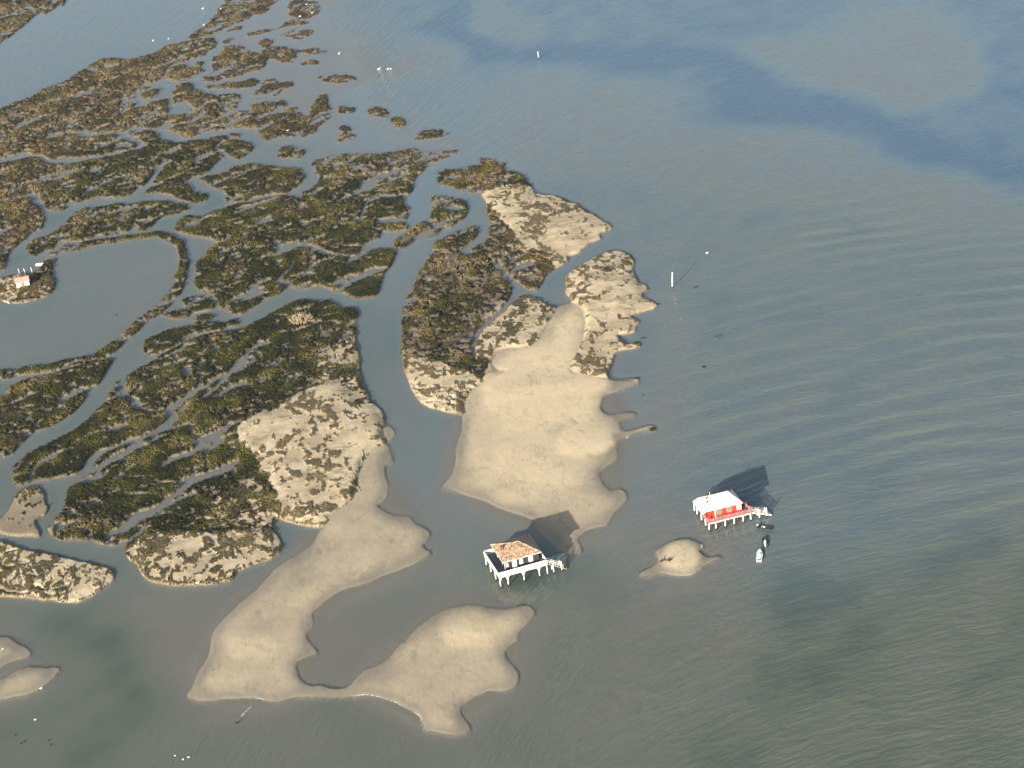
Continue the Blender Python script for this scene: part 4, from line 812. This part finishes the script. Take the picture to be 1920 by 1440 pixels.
for q in ((710.5,130.5,1.9,'largest white bird, left of three swimming in a row'),(727.5,130,1.4,'white bird in the middle of three swimming in a row'),(732.5,130,1.2,'white bird at the right end of three swimming in a row'),(636,101,1.7,'single white bird on the shallows right of the far islets'),
          (585.5,24.5,1.5,'white bird on pale shallows below two dark ducks at the top'),(575,9.5,1.5,'topmost white bird near four dark ducks'),(562.5,32.5,1.7,'white bird at the tip of the thin far islet'),(380,16.5,1.4,'white bird afloat in the top of the blue lagoon'),(414,17,1.4,'white bird at the lagoon edge of the narrow spit'),
          (382,47,1.2,'white bird beside the foot of the narrow spit'),(316,73,1.2,'white bird swimming right of another along the lagoon shore'),(287,76.5,1.2,'white bird swimming left of another along the lagoon shore'),(539.5,247,1.2,'white bird resting on a brown marsh islet'),(1325.5,475,1.1,'lone white bird afloat in open water above the marker post'),
          (77,1291.5,.9,'white bird at the lower edge of the weedy sand bank'),(66,1350,.8,'white bird swimming alone below the weedy sand bank'),(343,1424.5,.75,'lowest white bird of three near the bottom edge'),(353.5,1420.5,.7,'rightmost white bird of three near the bottom edge'),(328,1417.5,.6,'leftmost white bird of three near the bottom edge'),(6,1219.5,.8,'white bird standing on the bare sand bank at the left edge')): bird(*q)
for q in ((562,15,1.6,'leftmost dark duck of four in the far shallows'),(568,12,1.6,'dark duck second from the left in the far shallows'),(576,15,1.4,'dark duck third from the left in the far shallows'),(585,19,1.3,'rightmost dark duck of four in the far shallows'),(46,1391,.9,'largest dark duck of a loose flock at lower left'),(39,1395,.7,'dark duck just below the largest of a loose flock'),(28,1380,.6,'leftmost dark duck of a loose flock at lower left'),
          (92,1389,.75,'upper dark duck of a pair apart from the flock'),(95,1398,.8,'lower dark duck of a pair apart from the flock'),(444,1356.5,1.3,'dark bird skimming the water ahead of a foamy wake'),(218,590.5,1.0,'dark duck alone on the still pond')): bird(*q, white=False)
# ---------------------------------------------------------------- foam
def foam(lines):
    b = bmesh.new(); r_ = random.Random(2)
    for s_ in lines:
        p = P(s_); pts = []
        for (x0,y0,w0),(x1,y1,w1) in zip(p[:-1],p[1:]):
            n = max(int(math.hypot(x1-x0,y1-y0)/1.2),1)
            pts += [(x0+(x1-x0)*i/n, y0+(y1-y0)*i/n, w0+(w1-w0)*i/n) for i in range(n)]
        prev = None
        for i, (px, py, w_) in enumerate(pts):
            px += r_.uniform(-.5,.5); py += r_.uniform(-.5,.5); hw = w_*r_.uniform(.05,.48)
            if r_.random() < .16: prev = None; continue
            a, c = map_to_ground(px, py-hw), map_to_ground(px+hw*.4, py+hw)
            cur = (b.verts.new((float(a[0]),float(a[1]),max(gz(float(a[0]),float(a[1])),0)+.03)), b.verts.new((float(c[0]),float(c[1]),max(gz(float(c[0]),float(c[1])),0)+.03)))
            if prev: b.faces.new((prev[0],prev[1],cur[1],cur[0]))
            prev = cur
    hb = MB(); hb.b.free(); hb.b = b
    o = hb.build('foam', simple('sea_foam', (.66,.65,.60), .7, .1, 3), None); o['kind'] = 'stuff'; o['label'] = 'thin white lines of foam along the sand bar edges'; o['category'] = 'foam'
foam(["660,1305.5,.8 672,1303.5,1.6 688,1302.5,1.8 712,1307,2 742,1317,2 762,1328,1.6 786,1341,1.4 790,1348,3 787,1354,2 791,1362,4 794,1369,4", "478,1309,1 488,1310,1.8 500,1314,1.2", "352,1305,1.5 356,1311,1.5", "1313,1021,2 1317,1023,5 1314,1028,4", "1171,825,1 1176,820,2.5 1180,816,1", "1196,809,1.2 1206,805,1.2 1215,802,1",
      "446,1352,1.5 452,1343,3 460,1335,3 468,1327,1.5 476,1320,.6", "366,1096,1.2 380,1094,1.6 402,1094,1.2", "98,1128,1 120,1130,1.3 145,1131,1", "5,565,1 20,569,1.4 40,568.5,1.4 60,565,1"])
# ---------------------------------------------------------------- thin autumn haze over the whole bay
hz = MB().box(-4200,4200,-900,8200,-6,330).build('haze', None, None); hz['kind'] = 'stuff'
hm = NT('haze_air'); pv = hm.n('ShaderNodeVolumePrincipled'); pv.inputs['Color'].default_value = (.62,.80,1.0,1); pv.inputs['Density'].default_value = .000013; pv.inputs['Anisotropy'].default_value = 0.0
hm.t.links.new(pv.outputs[0], hm.out.inputs['Volume']); hz.data.materials.append(hm.m)
